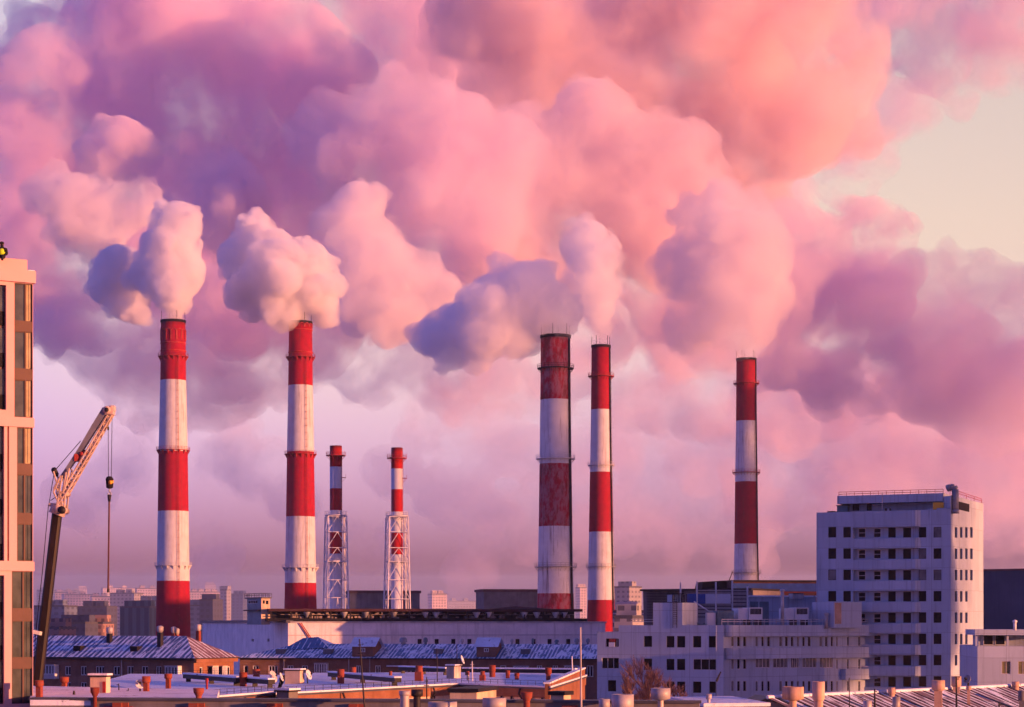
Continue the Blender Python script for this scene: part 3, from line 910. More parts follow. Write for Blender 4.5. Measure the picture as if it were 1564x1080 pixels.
for i in range(3):
    mb = MB(); f.box(mb, r[0] + .06 + i * .86, r[0] + .8 + i * .86, za, r[3] - .15, 0, .04); mb.build('door', m_teal, t)
t = thing('roof_panel', 'pale upright panel leaning beside the teal cabinet', 'panel', f.pt(f.U(1080), za))
mb = MB(); f.box(mb, f.U(1081), f.U(1094), za - .1, f.Z(936), -1.2, -.3); mb.build('sheet', m_frame, t)
mb = MB(); f.box(mb, f.U(1082), f.U(1093), za - .5, za - .1, -1.1, -.4); mb.build('stand', m_dark, t)
t = thing('pipe_run', 'slanting pale pipe running down from the stairhead roof', 'pipe', f.pt(f.U(1060), za))
MB().path([at(1060, 919, 300), at(1083, 934, 299), at(1098, 934, 299)], .12, 6).build('pipe', m_lightsteel, t)
t = thing('roof_clutter', 'low snowy pile of blue grey roofing material by the stairhead', 'pile', f.pt(f.U(1050), za))
mb = MB()
for i in range(12):
    mb.box((*at(1045 + i * 3, 950, 296 + rng.random() * 3)[:2], za - .5), (rng.uniform(.5, 1.3), rng.uniform(.5, 1.2), rng.uniform(.5, 1.0)), rng.random() * 3)
mb.build('sheets', m_teal, t)
# rooftop booth on the stairhead
f = Face(1037, 301, -20)
t = thing('rooftop_booth', 'little glazed booth on top of the wing stairhead', 'booth', f.pt(0, zh))
r = f.rect(1019, 907.5, 1046, 920)
mb = MB(); f.box(mb, r[0], f.U(1027), zh, r[3] - .1, -1.5, 0); mb.build('casing', m_white, t)
mb = MB()
for u in (f.U(1027.3), f.U(1037), f.U(1045)):
    for o_ in (-1.4, 0): mb.tube(f.pt(u, zh, o_), f.pt(u, r[3], o_), .09, 4)
f.box(mb, r[0], r[1], r[3], r[3] + .12, -1.7, .1); f.box(mb, r[0], r[1], zh, zh + .18, -1.7, .1)
mb.build('frame', m_dark, t)
mb = MB(); f.box(mb, f.U(1028), f.U(1036.5), zh + .25, r[3] - .05, -1.2, -.9); mb.build('pane', M('pale_glass', (0.4, .5, .6), rough=.2), t)
for i, (px, py0, py1, lab) in enumerate(((1195, 903, 930, 'sunlit zinc flue standing between the two cooling units'), (1262, 939, 950, 'short white flue on the wing roof next to the pink terrace block'))):
    p = at(px, py1, 300)
    t = thing('flue', lab, 'flue', p)
    MB().tube((p.x, p.y, za - .5), (p.x, p.y, at(px, py0, 300).z), .28, 10).build('tube', m_zinc, t)
    MB().lathe((p.x, p.y, at(px, py0, 300).z - .02), [(.4, 0), (.4, .25), (.05, .4)], 10).build('cap', m_zinc, t)
# ribbed pale screen, sheds, hoardings behind the cooling plant
f = Face(1118, 318, 5)
t = thing('roof_screen', 'grey horizontally ribbed screen wall with posts behind the cooling plant', 'screen wall', f.pt(0, za))
mb = MB(); f.box(mb, f.U(1064), f.U(1143), za - 1, f.Z(901), -.4, 0); mb.build('sheet', M('grey_ribbed', (.36, .33, .34), var=.15, streak=.4), t)
mb = MB()
for i in range(8):
    z = f.Z(943 - i * 5.5); f.box(mb, f.U(1064), f.U(1143), z, z + .12, .001, .12)
mb.build('rib', m_dark, t)
for px, py in ((1093, 889), (1064, 888), (1118, 887), (1141, 896), (1039, 890)):
    MB().tube(f.pt(f.U(px), za - 1, .3), f.pt(f.U(px), f.Z(py), .3), .14, 6).build('post', m_rustwhite, t)
t = thing('hoarding', 'blue hoarding panel on the ribbed screen', 'hoarding', f.pt(f.U(1063), za))
mb = MB(); f.box(mb, f.U(1049), f.U(1076.5), f.Z(922), f.Z(907), .13, .3); mb.build('board', m_blueprint, t)
t = thing('hoarding', 'plain pale hoarding panel right of the blue one', 'hoarding', f.pt(f.U(1096), za))
mb = MB(); f.box(mb, f.U(1077), f.U(1115.5), f.Z(922), f.Z(907.5), .13, .32); mb.build('board', M('pale_board', (.55, .55, .62), var=.05), t)
f = Face(1194, 322, 20)
t = thing('roof_shed', 'long sunlit shed with blue doors behind the cooling units', 'shed', f.pt(0, za))
mb = MB(); f.box(mb, f.U(1144), f.U(1246), za - 1, f.Z(912), -4, 0); mb.build('wall', m_white, t)
mb = MB(); f.box(mb, f.U(1143), f.U(1247), f.Z(912), f.Z(909.5), -4.2, .3); mb.build('roof', m_snow, t)
for x0, x1 in ((1146, 1158), (1160, 1174)):
    mb = MB(); f.box(mb, f.U(x0), f.U(x1), za - .5, f.Z(919), 0, .05); mb.build('door', m_teal, t)
t = thing('roof_tank', 'small metal box on the shed roof with a sunlit end', 'tank', f.pt(f.U(1210), f.Z(909)))
mb = MB(); f.box(mb, f.U(1203), f.U(1219), f.Z(915.5), f.Z(906.5), .35, 2.0); mb.build('casing', m_zinc, t)
mb = MB(); f.box(mb, f.U(1202), f.U(1220), f.Z(906.5), f.Z(905.8), .25, 2.1); mb.build('lid', m_dark, t)

# small sign in the wing's top left window
r = A_.rect(930, 978, 938, 988); mb = MB()
A_.box(mb, A_.U(930), A_.U(939), A_.Z(988, -16), A_.Z(981.2, -16), -.1, .05); A_.box(mb, A_.U(930.5), A_.U(939.5), A_.Z(980.6, -16), A_.Z(976, -16), -.1, .04, 1)
tag(mb.build('window_sign', [m_frame, m_redsteel], None, A_.pt(A_.U(934), A_.Z(988))), 'white and red board in the uppermost left window of the office wing', 'sign')

# ------------------------------------------------------------------ buildings at the right edge
f = Face(1532, 432, -36)
t = thing('warehouse', 'dark navy windowless building behind the office tower', 'building', f.pt(0, 0))
mb = MB(); shell(f, f.U(1495), f.U(1640), 40, 0, f.Z(872), mb); mb.build('wall', m_navy, t)
mb = MB(); f.box(mb, f.U(1494), f.U(1641), f.Z(872), f.Z(869), -40, .3); mb.build('roof', M('dull_red_edge', (.14, .06, .06)), t)
f = Face(1493, 268, -6)
sh2 = Face(1493, 268, 60)
t = thing('annex', 'low pale annex with an open upper gallery right of the office tower', 'building', f.pt(0, 0))
u1 = f.U(1640)
hs = [f.rect(1530, 1010, 1543.5, 1029.5), f.rect(1555, 1010, 1570, 1030), f.rect(1584, 1010, 1598, 1030)]
mb = MB(); shell(f, 0, u1, 20, 0, f.Z(987), mb, hs)
mb.build('wall', m_white, t)
for h in hs: window(f, h, t, .2, 2, 1, .06, glass=M_glass('yellowish_glass', (.12, .11, .05), .3), fm=m_rustwhite)
mb = MB(); f.box(mb, .5, u1, f.Z(987), f.Z(970), -9, -3); mb.build('gallery_wall', m_white, t)
hh = [f.rect(1502, 970, 1517, 985, -2.9), f.rect(1520, 970, 1535, 985, -2.9)]
for h in hh: window(f, h, t, -.08, 1, 1, .06, off=-3)
mb = MB(); f.box(mb, -.4, u1, f.Z(970), f.Z(961.5), -10, .4); mb.build('roof', m_white, t)
mb = MB()
for px in (1489, 1537): f.box(mb, f.U(px + 1), f.U(px + 4), f.Z(987), f.Z(970), -.7, -.2)
mb.build('post', m_white, t)
f2 = Face(1486, 272, 0)
t = thing('roof_flue', 'white flue pipe on the annex roof against the navy building', 'flue', at(1550, 962, 266))
MB().tube(at(1550, 963, 264), at(1550, 950, 264), .22, 8).build('tube', m_frame, t)
MB().lathe(at(1550, 950.5, 264), [(.32, 0), (.32, .2), (.05, .35)], 10).build('cap', m_frame, t)

# ------------------------------------------------------------------ industrial sheds behind the wing
f = Face(985, 440, -30)
t = thing('industrial_shed', 'dark grey ribbed shed with a leaning left edge behind the office wing', 'industrial building', f.pt(0, 0))
mb = MB()
p = [f.pt(f.U(987.5), 0), f.pt(f.U(1150), 0), f.pt(f.U(1150), 0, -30), f.pt(f.U(987.5), 0, -30)]
q = [f.pt(f.U(982), f.Z(903)), f.pt(f.U(1150), f.Z(903)), f.pt(f.U(1150), f.Z(903), -30), f.pt(f.U(982), f.Z(903), -30)]
mb.hexa(p + q); mb.build('wall', M('ribbed_grey_wall', (.17, .15, .155), var=.2, streak=.5), t)
mb = MB()
for i in range(22):
    z = f.Z(955 - i * 2.4); f.box(mb, f.U(988.5), f.U(1045), z, z + .1, .0, .35 * (i / 22) + .06)
mb.build('rib', m_dark, t)
mb = MB(); f.box(mb, f.U(979.5), f.U(1150), f.Z(903), f.Z(900), -30.5, .8); mb.build('roof', m_dark, t)
f = Face(1072, 445, 6)
t = thing('roof_lantern', 'black tarred roof lantern left of the long blue banded shed', 'roof lantern', f.pt(f.U(1095), f.Z(900)))
mb = MB()
p = [f.pt(f.U(1071.5), f.Z(901)), f.pt(f.U(1119), f.Z(901)), f.pt(f.U(1119), f.Z(901), -8), f.pt(f.U(1071.5), f.Z(901), -8)]
q = [f.pt(f.U(1074), f.Z(888.5)), f.pt(f.U(1119), f.Z(886)), f.pt(f.U(1119), f.Z(886), -8), f.pt(f.U(1074), f.Z(888.5), -8)]
mb.hexa(p + q).build('hood', m_black, t)
f = Face(1119, 440, 8)
t = thing('long_shed', 'long dark shed with a blue band and red fascia in front of the farthest chimney', 'industrial building', f.pt(0, 0))
u1 = f.U(1300)
mb = MB(); shell(f, .05, u1, 25, 0, f.Z(888), mb); mb.build('wall', M('dark_red_wall', (.10, .045, .05), var=.3, streak=.4), t)
mb = MB(); f.box(mb, .04, u1, f.Z(903), f.Z(891), .0, .25); mb.build('blue_band', m_blueprint, t)
mb = MB(); f.box(mb, -.3, u1, f.Z(888), f.Z(886), -25, .6); mb.build('roof', m_dark, t)
mb = MB(); f.box(mb, .0, u1, f.Z(905.5), f.Z(904), .0, .3); mb.build('fascia', M('dark_red_fascia', (.16, .03, .03)), t)
mb = MB().tube(at(1113, 888, 443), at(1119, 873, 443), .1, 5)
tag(mb.build('roof_jib', m_dark, None, at(1113, 888, 443)), 'short dark jib sticking up beside the base of the farthest chimney', 'jib')

# ------------------------------------------------------------------ power plant hall with its roof gallery
Hf = Face(440, 470, 12)
Hl = Face(440, 470, -72)
hu1 = Hf.U(924.5); hl0 = Hl.U(309)
hz = Hf.Z(951.5, hu1 / 2)
hall = thing('plant_hall', 'long cream plastered plant hall below the dark roof gallery', 'building', Hf.pt(0, 0))
hh = []
for x in (641, 667, 692.5, 717, 790.5, 815, 839.5, 868):
    hh.append(Hf.rect(x - 3.2, 976, x + 3.2, 987))
mb = MB(); Hf.wall(mb, 0, hu1, 0, hz, hh, 0, .4)
Hl.wall(mb, hl0, 0, 0, hz, [Hl.rect(384, 976, 387.5, 980), Hl.rect(408, 975.5, 411.5, 980)], 0, .4)
a0, a1 = Hl.pt(hl0, 0), Hf.pt(hu1, 0)
a2 = a1 + (a0 - Hl.pt(0, 0))
up = Vector((0, 0, hz))
mb.quad(a1, a2, a2 + up, a1 + up); mb.quad(a2, a0, a0 + up, a2 + up)
mb.build('wall', m_hall, hall)
for h in hh: window(Hf, h, hall, .3, 1, 2, .1, fm=m_dark)
for h in (Hl.rect(384, 976, 387.5, 980), Hl.rect(408, 975.5, 411.5, 980)): window(Hl, h, hall, .3, frame=False)
mb = MB()
mb.add([Hf.pt(0, hz - .4, -.01), Hf.pt(hu1, hz - .4, -.01), a2 + Vector((0, 0, hz - .4)), a0 + Vector((0, 0, hz - .4))], [(0, 1, 2, 3)])
mb.build('roof', m_snow, hall)
mb = MB(); Hf.box(mb, -.3, hu1 + .3, hz, hz + .35, -.6, .25); Hf.box(mb, 0, hu1, Hf.Z(970.5, hu1 / 2), Hf.Z(969.5, hu1 / 2), 0, .1)
mb.build('cornice', M('snowy_cornice', (.42, .39, .39), var=.3), hall)
mb = MB(); Hl.box(mb, hl0 - .6, .3, hz + .003, hz + .7, -1.2, .5); mb.build('side_cornice', m_coping, hall)
for i, px in enumerate((447, 451)):
    pass
mb = MB()
for px in (457, 459.8): mb.tube(Hf.pt(Hf.U(px), hz, .3), Hf.pt(Hf.U(px + 16), Hf.Z(976), .3), .12, 5)
mb.build('stair_rail', m_redsteel, hall)
# dark gallery with hoppers along the roof
gy0, gy1 = Hf.U(411), Hf.U(886)
gal = thing('roof_gallery', 'long dark open gallery with pale hoppers along the plant hall roof', 'gallery', Hf.pt((gy0 + gy1) / 2, hz))
zg0, zg1, zg2, zg3 = hz + .36, Hf.Z(944.5, 36), Hf.Z(934, 36), Hf.Z(930, 36)
mb = MB(); Hf.box(mb, gy0, gy1 + .8, zg2, zg3, -12, -.6)
rid = Hf.U(790)
mb.add([Hf.pt(rid - 7, zg3, -.6), Hf.pt(rid, zg3 + .7, -2), Hf.pt(rid + 9, zg3, -.6), Hf.pt(rid - 7, zg3, -8), Hf.pt(rid, zg3 + .7, -6), Hf.pt(rid + 9, zg3, -8)], [(0, 1, 2), (0, 3, 4, 1), (1, 4, 5, 2), (5, 4, 3)])
mb.build('roof', M('dark_red_roofing', (.06, .022, .025), var=.4), gal)
mb = MB(); Hf.box(mb, gy0 - .5, gy1 + 2, zg0, zg1, -11, -.7); mb.build('base_beam', m_black, gal)
mb = MB(); Hf.box(mb, gy0, gy1, zg1, zg2, -11, -6); mb.build('back_wall', m_dark, gal)
n = 64
for i in range(n):
    u = gy0 + (gy1 - gy0) * (i + .5) / n
    if i % 4 == 0:
        mb = MB(); Hf.box(mb, u - .18, u + .18, zg1, zg2, -1.6, -1.2); mb.build('post', m_dark, gal)
mb = MB()
for i in range(120):
    u = gy0 + 6 + (gy1 - gy0 - 8) * rng.random()
    h0 = rng.choice((0, .1, .9)); 
    Hf.box(mb, u - rng.uniform(.12, .45), u + rng.uniform(.12, .45), zg1 + h0, zg1 + h0 + rng.uniform(.3, .8), -5 + rng.uniform(0, 2), -2.9 + rng.uniform(0, .6))
for z in (zg1 + .85,): Hf.box(mb, gy0 + 3, gy1 - 1, z, z + .14, -3.4, -2.2)
mb.build('pipework', M('pipe_grey', (.30, .25, .24), var=.5, scale=1.0), gal)
for px in (652, 668, 730, 748, 803, 822.5, 851, 864, 603, 560, 527, 470):
    u = Hf.U(px)
    c = Hf.pt(u, zg1 + .15, -1.9)
    MB().lathe(c, [(.25, 0), (.95, 1.25), (.95, 1.4), (.05, 1.41)], 18).build('hopper', m_lightsteel if px > 640 else m_steel, gal)
cab = thing('control_cabin', 'small sunlit cabin with a railing at the left end of the dark gallery', 'cabin', Hf.pt(Hf.U(395), hz))
fc = Face(399, 474, 26); fl = Face(399, 474, -64)
mb = MB()
zc0, zc1, zc2 = hz - .4, fc.Z(931), fc.Z(914)
cu1, cl0 = fc.U(412.5), fl.U(377.5)
hc = [fc.rect(401.5, 917, 404.5, 922), fc.rect(406, 917.5, 410, 923)]
hl = [fl.rect(379, 917, 393, 922)]
fc.wall(mb, 0, cu1, zc0, zc2, hc, 0, .15); fl.wall(mb, cl0, 0, zc0, zc2, hl, 1, .15)
bq = fc.pt(cu1, 0) + (fl.pt(cl0, 0) - fl.pt(0, 0))
for p, q in ((fc.pt(cu1, 0), bq), (bq, fl.pt(cl0, 0))): mb.quad(p + Vector((0, 0, zc0)), q + Vector((0, 0, zc0)), q + Vector((0, 0, zc2)), p + Vector((0, 0, zc2)), 1)
mb.build('wall', [m_plaster, m_teal], cab)
for h in hc: window(fc, h, cab, .1, frame=False)
for h in hl: window(fl, h, cab, .1, 5, 1, .06)
pl4 = [fc.pt(-.0, 0, .3), fc.pt(cu1 + .3, 0, .3), bq + Vector((.1, .3, 0)), fl.pt(cl0 - .5, 0, .5)]
mb = MB().prism([(p.x, p.y) for p in pl4], zc2, zc2 + .3); mb.build('roof', m_coping, cab)
mb = MB().prism([(p.x, p.y) for p in [fl.pt(0, 0, .02), fl.pt(0, 0, .9), fl.pt(cl0 - .3, 0, .9), fl.pt(cl0 - .3, 0, .02)]], zc1 - .3, zc1); mb.build('walkway', m_dark, cab)
mb = MB()
for i in range(4):
    a_, b_ = pl4[i], pl4[(i + 1) % 4]
    for dz in (.55, .95): mb.tube((a_.x, a_.y, zc2 + .3 + dz), (b_.x, b_.y, zc2 + .3 + dz), .05, 4)
    for j in range(5):
        p = a_.lerp(b_, j / 5); mb.tube((p.x, p.y, zc2 + .3), (p.x, p.y, zc2 + 1.25), .05, 4)
mb.build('railing', m_dark, cab)

for (x0, x1, yt, D, lab, ang) in ((532, 643, 902, 668, 'dark grey box building behind the second lattice stack', 10), (737, 852, 900, 660, 'grey box building left of the flaking widest chimney', 12)):
    f = Face((x0 + x1) / 2, D, ang)
    t = thing('boiler_house', lab, 'industrial building', f.pt(0, 0))
    mb = MB(); shell(f, f.U(x0 + 2), f.U(x1 - 2), 14, 0, f.Z(yt + 4), mb); mb.build('wall', m_grey, t)
    mb = MB(); f.box(mb, f.U(x0), f.U(x1), f.Z(yt + 4), f.Z(yt), -14.5, .5); mb.build('roof', M('dull_red_fascia', (.12, .07, .07), var=.3), t)

# ------------------------------------------------------------------ brick blocks of flats with snowy metal roofs
def slope_roof(mats, root, pts, name='roof', thick=.25):
    """pts: list of polygons in space, closed below by a thin soffit"""
    mb = MB()
    for p in pts:
        n = len(p)
        mb.add(p, [tuple(range(n))])
    return mb.build(name, mats, root)

K1 = Face(296, 305, -27)
K1e = Face(296, 305, 63)
ku0, ke1 = K1.U(-40), K1e.U(357)
kz = K1.Z(1005.5, 0)
house = thing('brick_house', 'brown brick house with a blue seamed snowy roof and a sunlit orange end', 'house', K1.pt(0, 0))
wn_ = [(99, 108, 2), (123, 132, 2), (146, 159, 3), (173, 183, 2), (194, 204, 2), (216, 226, 2), (238, 246, 2)]
hs = [K1.rect(x0, 1017.5, x1, 1031.5) for x0, x1, _ in wn_]
hs2 = [K1.rect(x0, 1042, x1, 1056) for x0, x1, _ in wn_]
he = [K1e.rect(305, 1019, 310, 1033), K1e.rect(319, 1018, 324.5, 1033), K1e.rect(347.5, 1018, 352, 1032), K1e.rect(335, 1018, 339, 1032)]
mb = MB(); K1.wall(mb, ku0, 0, 0, kz, hs + hs2, 0, .3); K1e.wall(mb, 0, ke1, 0, kz, he, 1, .3)
bq = K1e.pt(ke1, 0) + K1.u * ku0
up = Vector((0, 0, kz))
mb.quad(bq, K1.pt(ku0, 0), K1.pt(ku0, 0) + up, bq + up); mb.quad(K1e.pt(ke1, 0), bq, bq + up, K1e.pt(ke1, 0) + up)
mb.build('wall', [m_brown, m_brick], house)  # sunlit end and shaded front: light difference put into two brick colours
for h, (x0, x1, n_) in zip(hs, wn_): window(K1, h, house, .22, n_, 1, .13)
for h, (x0, x1, n_) in zip(hs2, wn_): window(K1, h, house, .22, n_, 1, .13)
for h in he: window(K1e, h, house, .22, 1, 1, .13)
for fa, x0, x1, y0, y1 in ((K1, 65, 83, 1016, 1037), (K1, 251.5, 271, 1018, 1040), (K1e, 325, 333, 1018, 1040), (K1e, 340, 346.5, 1018, 1040)):
    r = fa.rect(x0, y0, x1, y1, 1.0)
    mb = MB(); fa.box(mb, r[0], r[1], r[2], r[2] + (r[3] - r[2]) * .32, .01, 1.0); fa.box(mb, r[0] - .1, r[1] + .1, r[3], r[3] + .12, .01, 1.1)
    bal = mb.build('balcony', M('balcony_panel', (.42, .40, .42), var=.15) if fa is K1 else m_plaster, house)
    window(fa, (r[0], r[1], r[2] + (r[3] - r[2]) * .33, r[3]), bal, .1, 4, 1, .12, off=1.0, glass=m_glass2)
    mb = MB(); fa.box(mb, r[1] - .02, r[1] + .1, r[2], r[3], .01, 1.02); mb.build('side_glazing', m_frame, bal)
mb = MB(); K1.box(mb, ku0, .55, kz - .35, kz, .001, .55); K1e.box(mb, .0, ke1 + .5, kz - .7, kz, .001, .5, 1); mb.build('eaves', [m_dark, m_brick], house)
W1 = ke1
rz = kz + 3.4
r_in = W1 / 2
ev = .7
e0, e1 = K1.pt(ku0, kz, ev), K1.pt(ev, kz, ev)
e2 = K1e.pt(W1 + ev, kz, ev)
e3 = e2 + K1.u * (ku0 - ev)
rg0 = K1.pt(ku0, rz, -r_in); rg1 = K1.pt(-r_in * 1.0, rz, -r_in)
for v in (e0, e1, e2, e3): v.z = kz + .02
slope_roof(M_snowroof('seamed_roof_snow_strips', (.035, .11, .26), seam=1.0, bare=.53, line=.42), house, [(e0, e1, rg1, rg0)])
slope_roof(M_snowroof('rusty_roof_snow', (.20, .09, .10), seam=1.1, bare=.56, line=.22), house, [(e1, e2, rg1), (e2, e3, rg0, rg1)], 'end_roof')
mb = MB().prism([(v.x, v.y) for v in (e0, e1, e2, e3)], kz - .12, kz); mb.build('gutter', m_dark, house)
def roof_pt(face, u, frac, run, rise, z0, ev=.7):
    return face.pt(u, z0 + rise * frac, ev - (run + ev) * frac)
def hatch(face, px, frac, root, run, rise, z0, mat, label=None, s=1.0):
    u = face.U(px)
    p = roof_pt(face, u, frac, run, rise, z0)
    off = (p - face.pt(u, p.z)).dot(face.n)
    mb = MB()
    lo = p.z - .15
    A0, B0 = face.pt(u - .7 * s, lo, off), face.pt(u + .7 * s, lo, off)
    A1, B1 = face.pt(u - .7 * s, lo + 1.0 * s, off), face.pt(u + .7 * s, lo + 1.0 * s, off)
    C0, D0 = face.pt(u + .7 * s, lo + 1.05 * s, off - 2.4 * s), face.pt(u - .7 * s, lo + 1.05 * s, off - 2.4 * s)
    mb.quad(A0, B0, B1, A1, 1); mb.quad(A1, B1, C0, D0, 0); mb.add([B0, C0, B1], [(0, 1, 2)], 1); mb.add([A0, A1, D0], [(0, 1, 2)], 1)
    return mb.build('roof_hatch', [m_snow, mat], root)
for px in (111, 198): hatch(K1, px, .28, house, r_in, rz - kz, kz, m_black)
def roof_chimney(name, p, w, h, root, head=True, mat=None, hm=None):
    mb = MB().box((p.x, p.y, p.z - .6), (w, w, h + .6), K1.rot); o = mb.build(name, mat or m_dark, root)
    if head:
        MB().lathe((p.x, p.y, p.z + h), [(w * .45, 0), (w * .75, .25), (w * .78, .9), (w * .5, 1.05), (.02, 1.1)], 12).build('cowl', hm or m_zinc, o)
for px, fr, h in ((145, .72, 1.3), (229, .55, 2.1)):
    roof_chimney('chimney', roof_pt(K1, K1.U(px), fr, r_in, rz - kz, kz), .7, h, house)
for px, dd, h in ((265.5, 2, .6), (270, 3, .35), (303, 0, 1.6)):
    p = at(px, 982, 320 + dd); p.z = rz - (.8 if px > 290 else .2)
    roof_chimney('chimney', p, .6, h, house, mat=m_brickred)
mb = MB()
for px in (186.5,): mb.tube(K1.pt(K1.U(px), kz, .12), K1.pt(K1.U(px), kz - 8, .12), .1, 6)
mb.build('downpipe', m_zinc, house)

K2 = Face(640, 318, -9)
k2u0, k2u1 = K2.U(366), K2.U(914)
k2z = K2.Z(1005.5, 0)
h2 = thing('brick_house', 'long dark brick house with a blue snowy roof and two dormers below the plant hall', 'house', K2.pt(0, 0))
wn2 = [(372, 379, 1), (386, 395, 2), (410, 424, 3), (439, 448, 2), (461, 470, 2), (544, 551, 2), (573, 581, 2), (614, 622, 2), (627, 635, 1), (648, 656, 2), (683, 690, 2), (764, 773, 1), (820, 828, 2), (844, 852, 2), (896, 906, 2)]
hs = [K2.rect(x0, 1016.5, x1, 1030 + (4 if x0 > 890 else 0)) for x0, x1, _ in wn2]
mb = MB(); K2.wall(mb, k2u0, k2u1, 0, k2z, hs, 0, .3)
A0, B0 = K2.pt(k2u0, 0), K2.pt(k2u1, 0); C0, D0 = K2.pt(k2u1, 0, -15), K2.pt(k2u0, 0, -15); up = Vector((0, 0, k2z))
for p, q in ((B0, C0), (C0, D0), (D0, A0)): mb.quad(p, q, q + up, p + up)
mb.build('wall', m_brown, h2)
for h, (x0, x1, n_) in zip(hs, wn2): window(K2, h, h2, .22, n_, 1, .13)
for x0, x1, y0, y1 in ((480, 498.5, 1013.5, 1032), (784, 806, 1018, 1036), (862, 883, 1017.5, 1036)):
    r = K2.rect(x0, y0, x1, y1, 1.0)
    mb = MB(); K2.box(mb, r[0], r[1], r[2] - .4, r[2] + (r[3] - r[2]) * .2, .01, 1.0); K2.box(mb, r[0] - .1, r[1] + .1, r[3], r[3] + .12, .01, 1.1)
    bal = mb.build('balcony', M('balcony_sheet', (.36, .33, .36), var=.15), h2)
    window(K2, (r[0], r[1], r[2] + (r[3] - r[2]) * .22, r[3]), bal, .1, 5, 2 if x0 > 600 else 1, .12, off=1.0, glass=m_glass2)
    mb = MB(); K2.box(mb, r[1] - .02, r[1] + .1, r[2], r[3], .01, 1.02); mb.build('side_glazing', m_frame, bal)
for x in (434, 533, 565, 721):
    mb = MB().tube(K2.pt(K2.U(x), k2z, .15), K2.pt(K2.U(x), k2z - 7, .15), .09, 6); mb.build('downpipe', m_zinc, h2)
for x0, x1, y in ((592, 611, 1017), (682, 692, 1015)):
    r = K2.rect(x0, y, x1, y + 1); mb = MB(); K2.box(mb, r[0], r[1], r[2], r[3] + .06, .0, .9); mb.build('canopy', m_snow, h2)
run2, rise2 = 8.2, K2.Z(983, 0) - k2z
rise2 = (CAMH + (HY - 983.5) * (318 + 8.2) / F) - k2z
ea, eb = K2.pt(k2u0 - .7, k2z + .02, .7), K2.pt(k2u1 + .7, k2z + .02, .7)
ec, ed = K2.pt(k2u1 + .7, k2z + .02, -run2 * 2 - .7), K2.pt(k2u0 - .7, k2z + .02, -run2 * 2 - .7)
ra, rb = K2.pt(k2u0 + run2 * .95, k2z + rise2, -run2), K2.pt(k2u1 + .7, k2z + rise2, -run2)
slope_roof(M_snowroof('blue_roof_snow_drifts', (.025, .15, .34), seam=.6, bare=.51, line=.34), h2, [(ea, eb, rb, ra), (ed, ea, ra), (eb, ec, rb), (ec, ed, ra, rb)])
mb = MB().prism([(v.x, v.y) for v in (ea, eb, ec, ed)], k2z - .14, k2z); mb.build('gutter', m_dark, h2)
for px, fr in ((423, .26), (496, .26), (665, .3), (799, .3)): hatch(K2, px, fr, h2, run2, rise2, k2z, m_grey)
# taller corner roof at the left part
mb = MB()
q = [K2.pt(K2.U(420), k2z + rise2 * .55, -4), K2.pt(K2.U(490), k2z + rise2 * .72, -5), K2.pt(K2.U(486), k2z + rise2 * .75, -15), K2.pt(K2.U(425), k2z + rise2 * .5, -15)]
tp = [K2.pt(K2.U(441), k2z + rise2 * 1.42, -9), K2.pt(K2.U(462), k2z + rise2 * 1.5, -10)]
mb.add([q[0], q[1], tp[1], tp[0]], [(0, 1, 2, 3)], 0); mb.add([q[1], q[2], tp[1]], [(0, 1, 2)], 1); mb.add([q[2], q[3], tp[0], tp[1]], [(0, 1, 2, 3)], 1); mb.add([q[3], q[0], tp[0]], [(0, 1, 2)], 0)
mb.build('corner_roof', [M_snowroof('blue_roof_bare', (.02, .14, .33), seam=.9, bare=.62, line=.12), m_snow], h2)
for x0, x1 in ((538, 570), (728, 757)):
    uo0, uo1 = K2.U(x0), K2.U(x1)
    zb = k2z + .25
    zt_ = K2.Z(987, 0) ; zp = K2.Z(975, 0) + .1
    mb = MB()
    um = (uo0 + uo1) / 2
    K2.wall(mb, uo0, uo1, zb, zt_, [K2.rect((x0 + x1) / 2 - 3, 990, (x0 + x1) / 2 + 4, 996)], 0, .15, .1)
    mb.quad(K2.pt(uo1, zb, .1), K2.pt(uo1, zb, -6), K2.pt(uo1, zt_, -6), K2.pt(uo1, zt_, .1), 1)
    mb.add([K2.pt(uo1, zt_, .1), K2.pt(uo1, zt_, -6), K2.pt(uo1, zp, -2.9)], [(0, 1, 2)], 1)
    mb.quad(K2.pt(uo0, zb, .1), K2.pt(uo0, zb, -6), K2.pt(uo0, zt_, -6), K2.pt(uo0, zt_, .1))
    dm = mb.build('dormer', [m_brown, m_brick], h2)  # sun side toned orange, shaded sides brown, in the brick colour
    mb = MB()
    mb.quad(K2.pt(uo0 - .4, zt_ - .1, .5), K2.pt(uo1 + .5, zt_ - .1, .5), K2.pt(uo1 + .5, zp + .02, -2.9), K2.pt(uo0 - .4, zp + .02, -2.9))
    mb.quad(K2.pt(uo0 - .4, zp + .02, -2.9), K2.pt(uo1 + .5, zp + .02, -2.9), K2.pt(uo1 + .5, zt_ - .1, -6.3), K2.pt(uo0 - .4, zt_ - .1, -6.3))
    mb.build('dormer_roof', m_snow, dm)
    window(K2, K2.rect((x0 + x1) / 2 - 3, 990, (x0 + x1) / 2 + 4, 996), dm, .0, 2, 1, .12, off=.1)
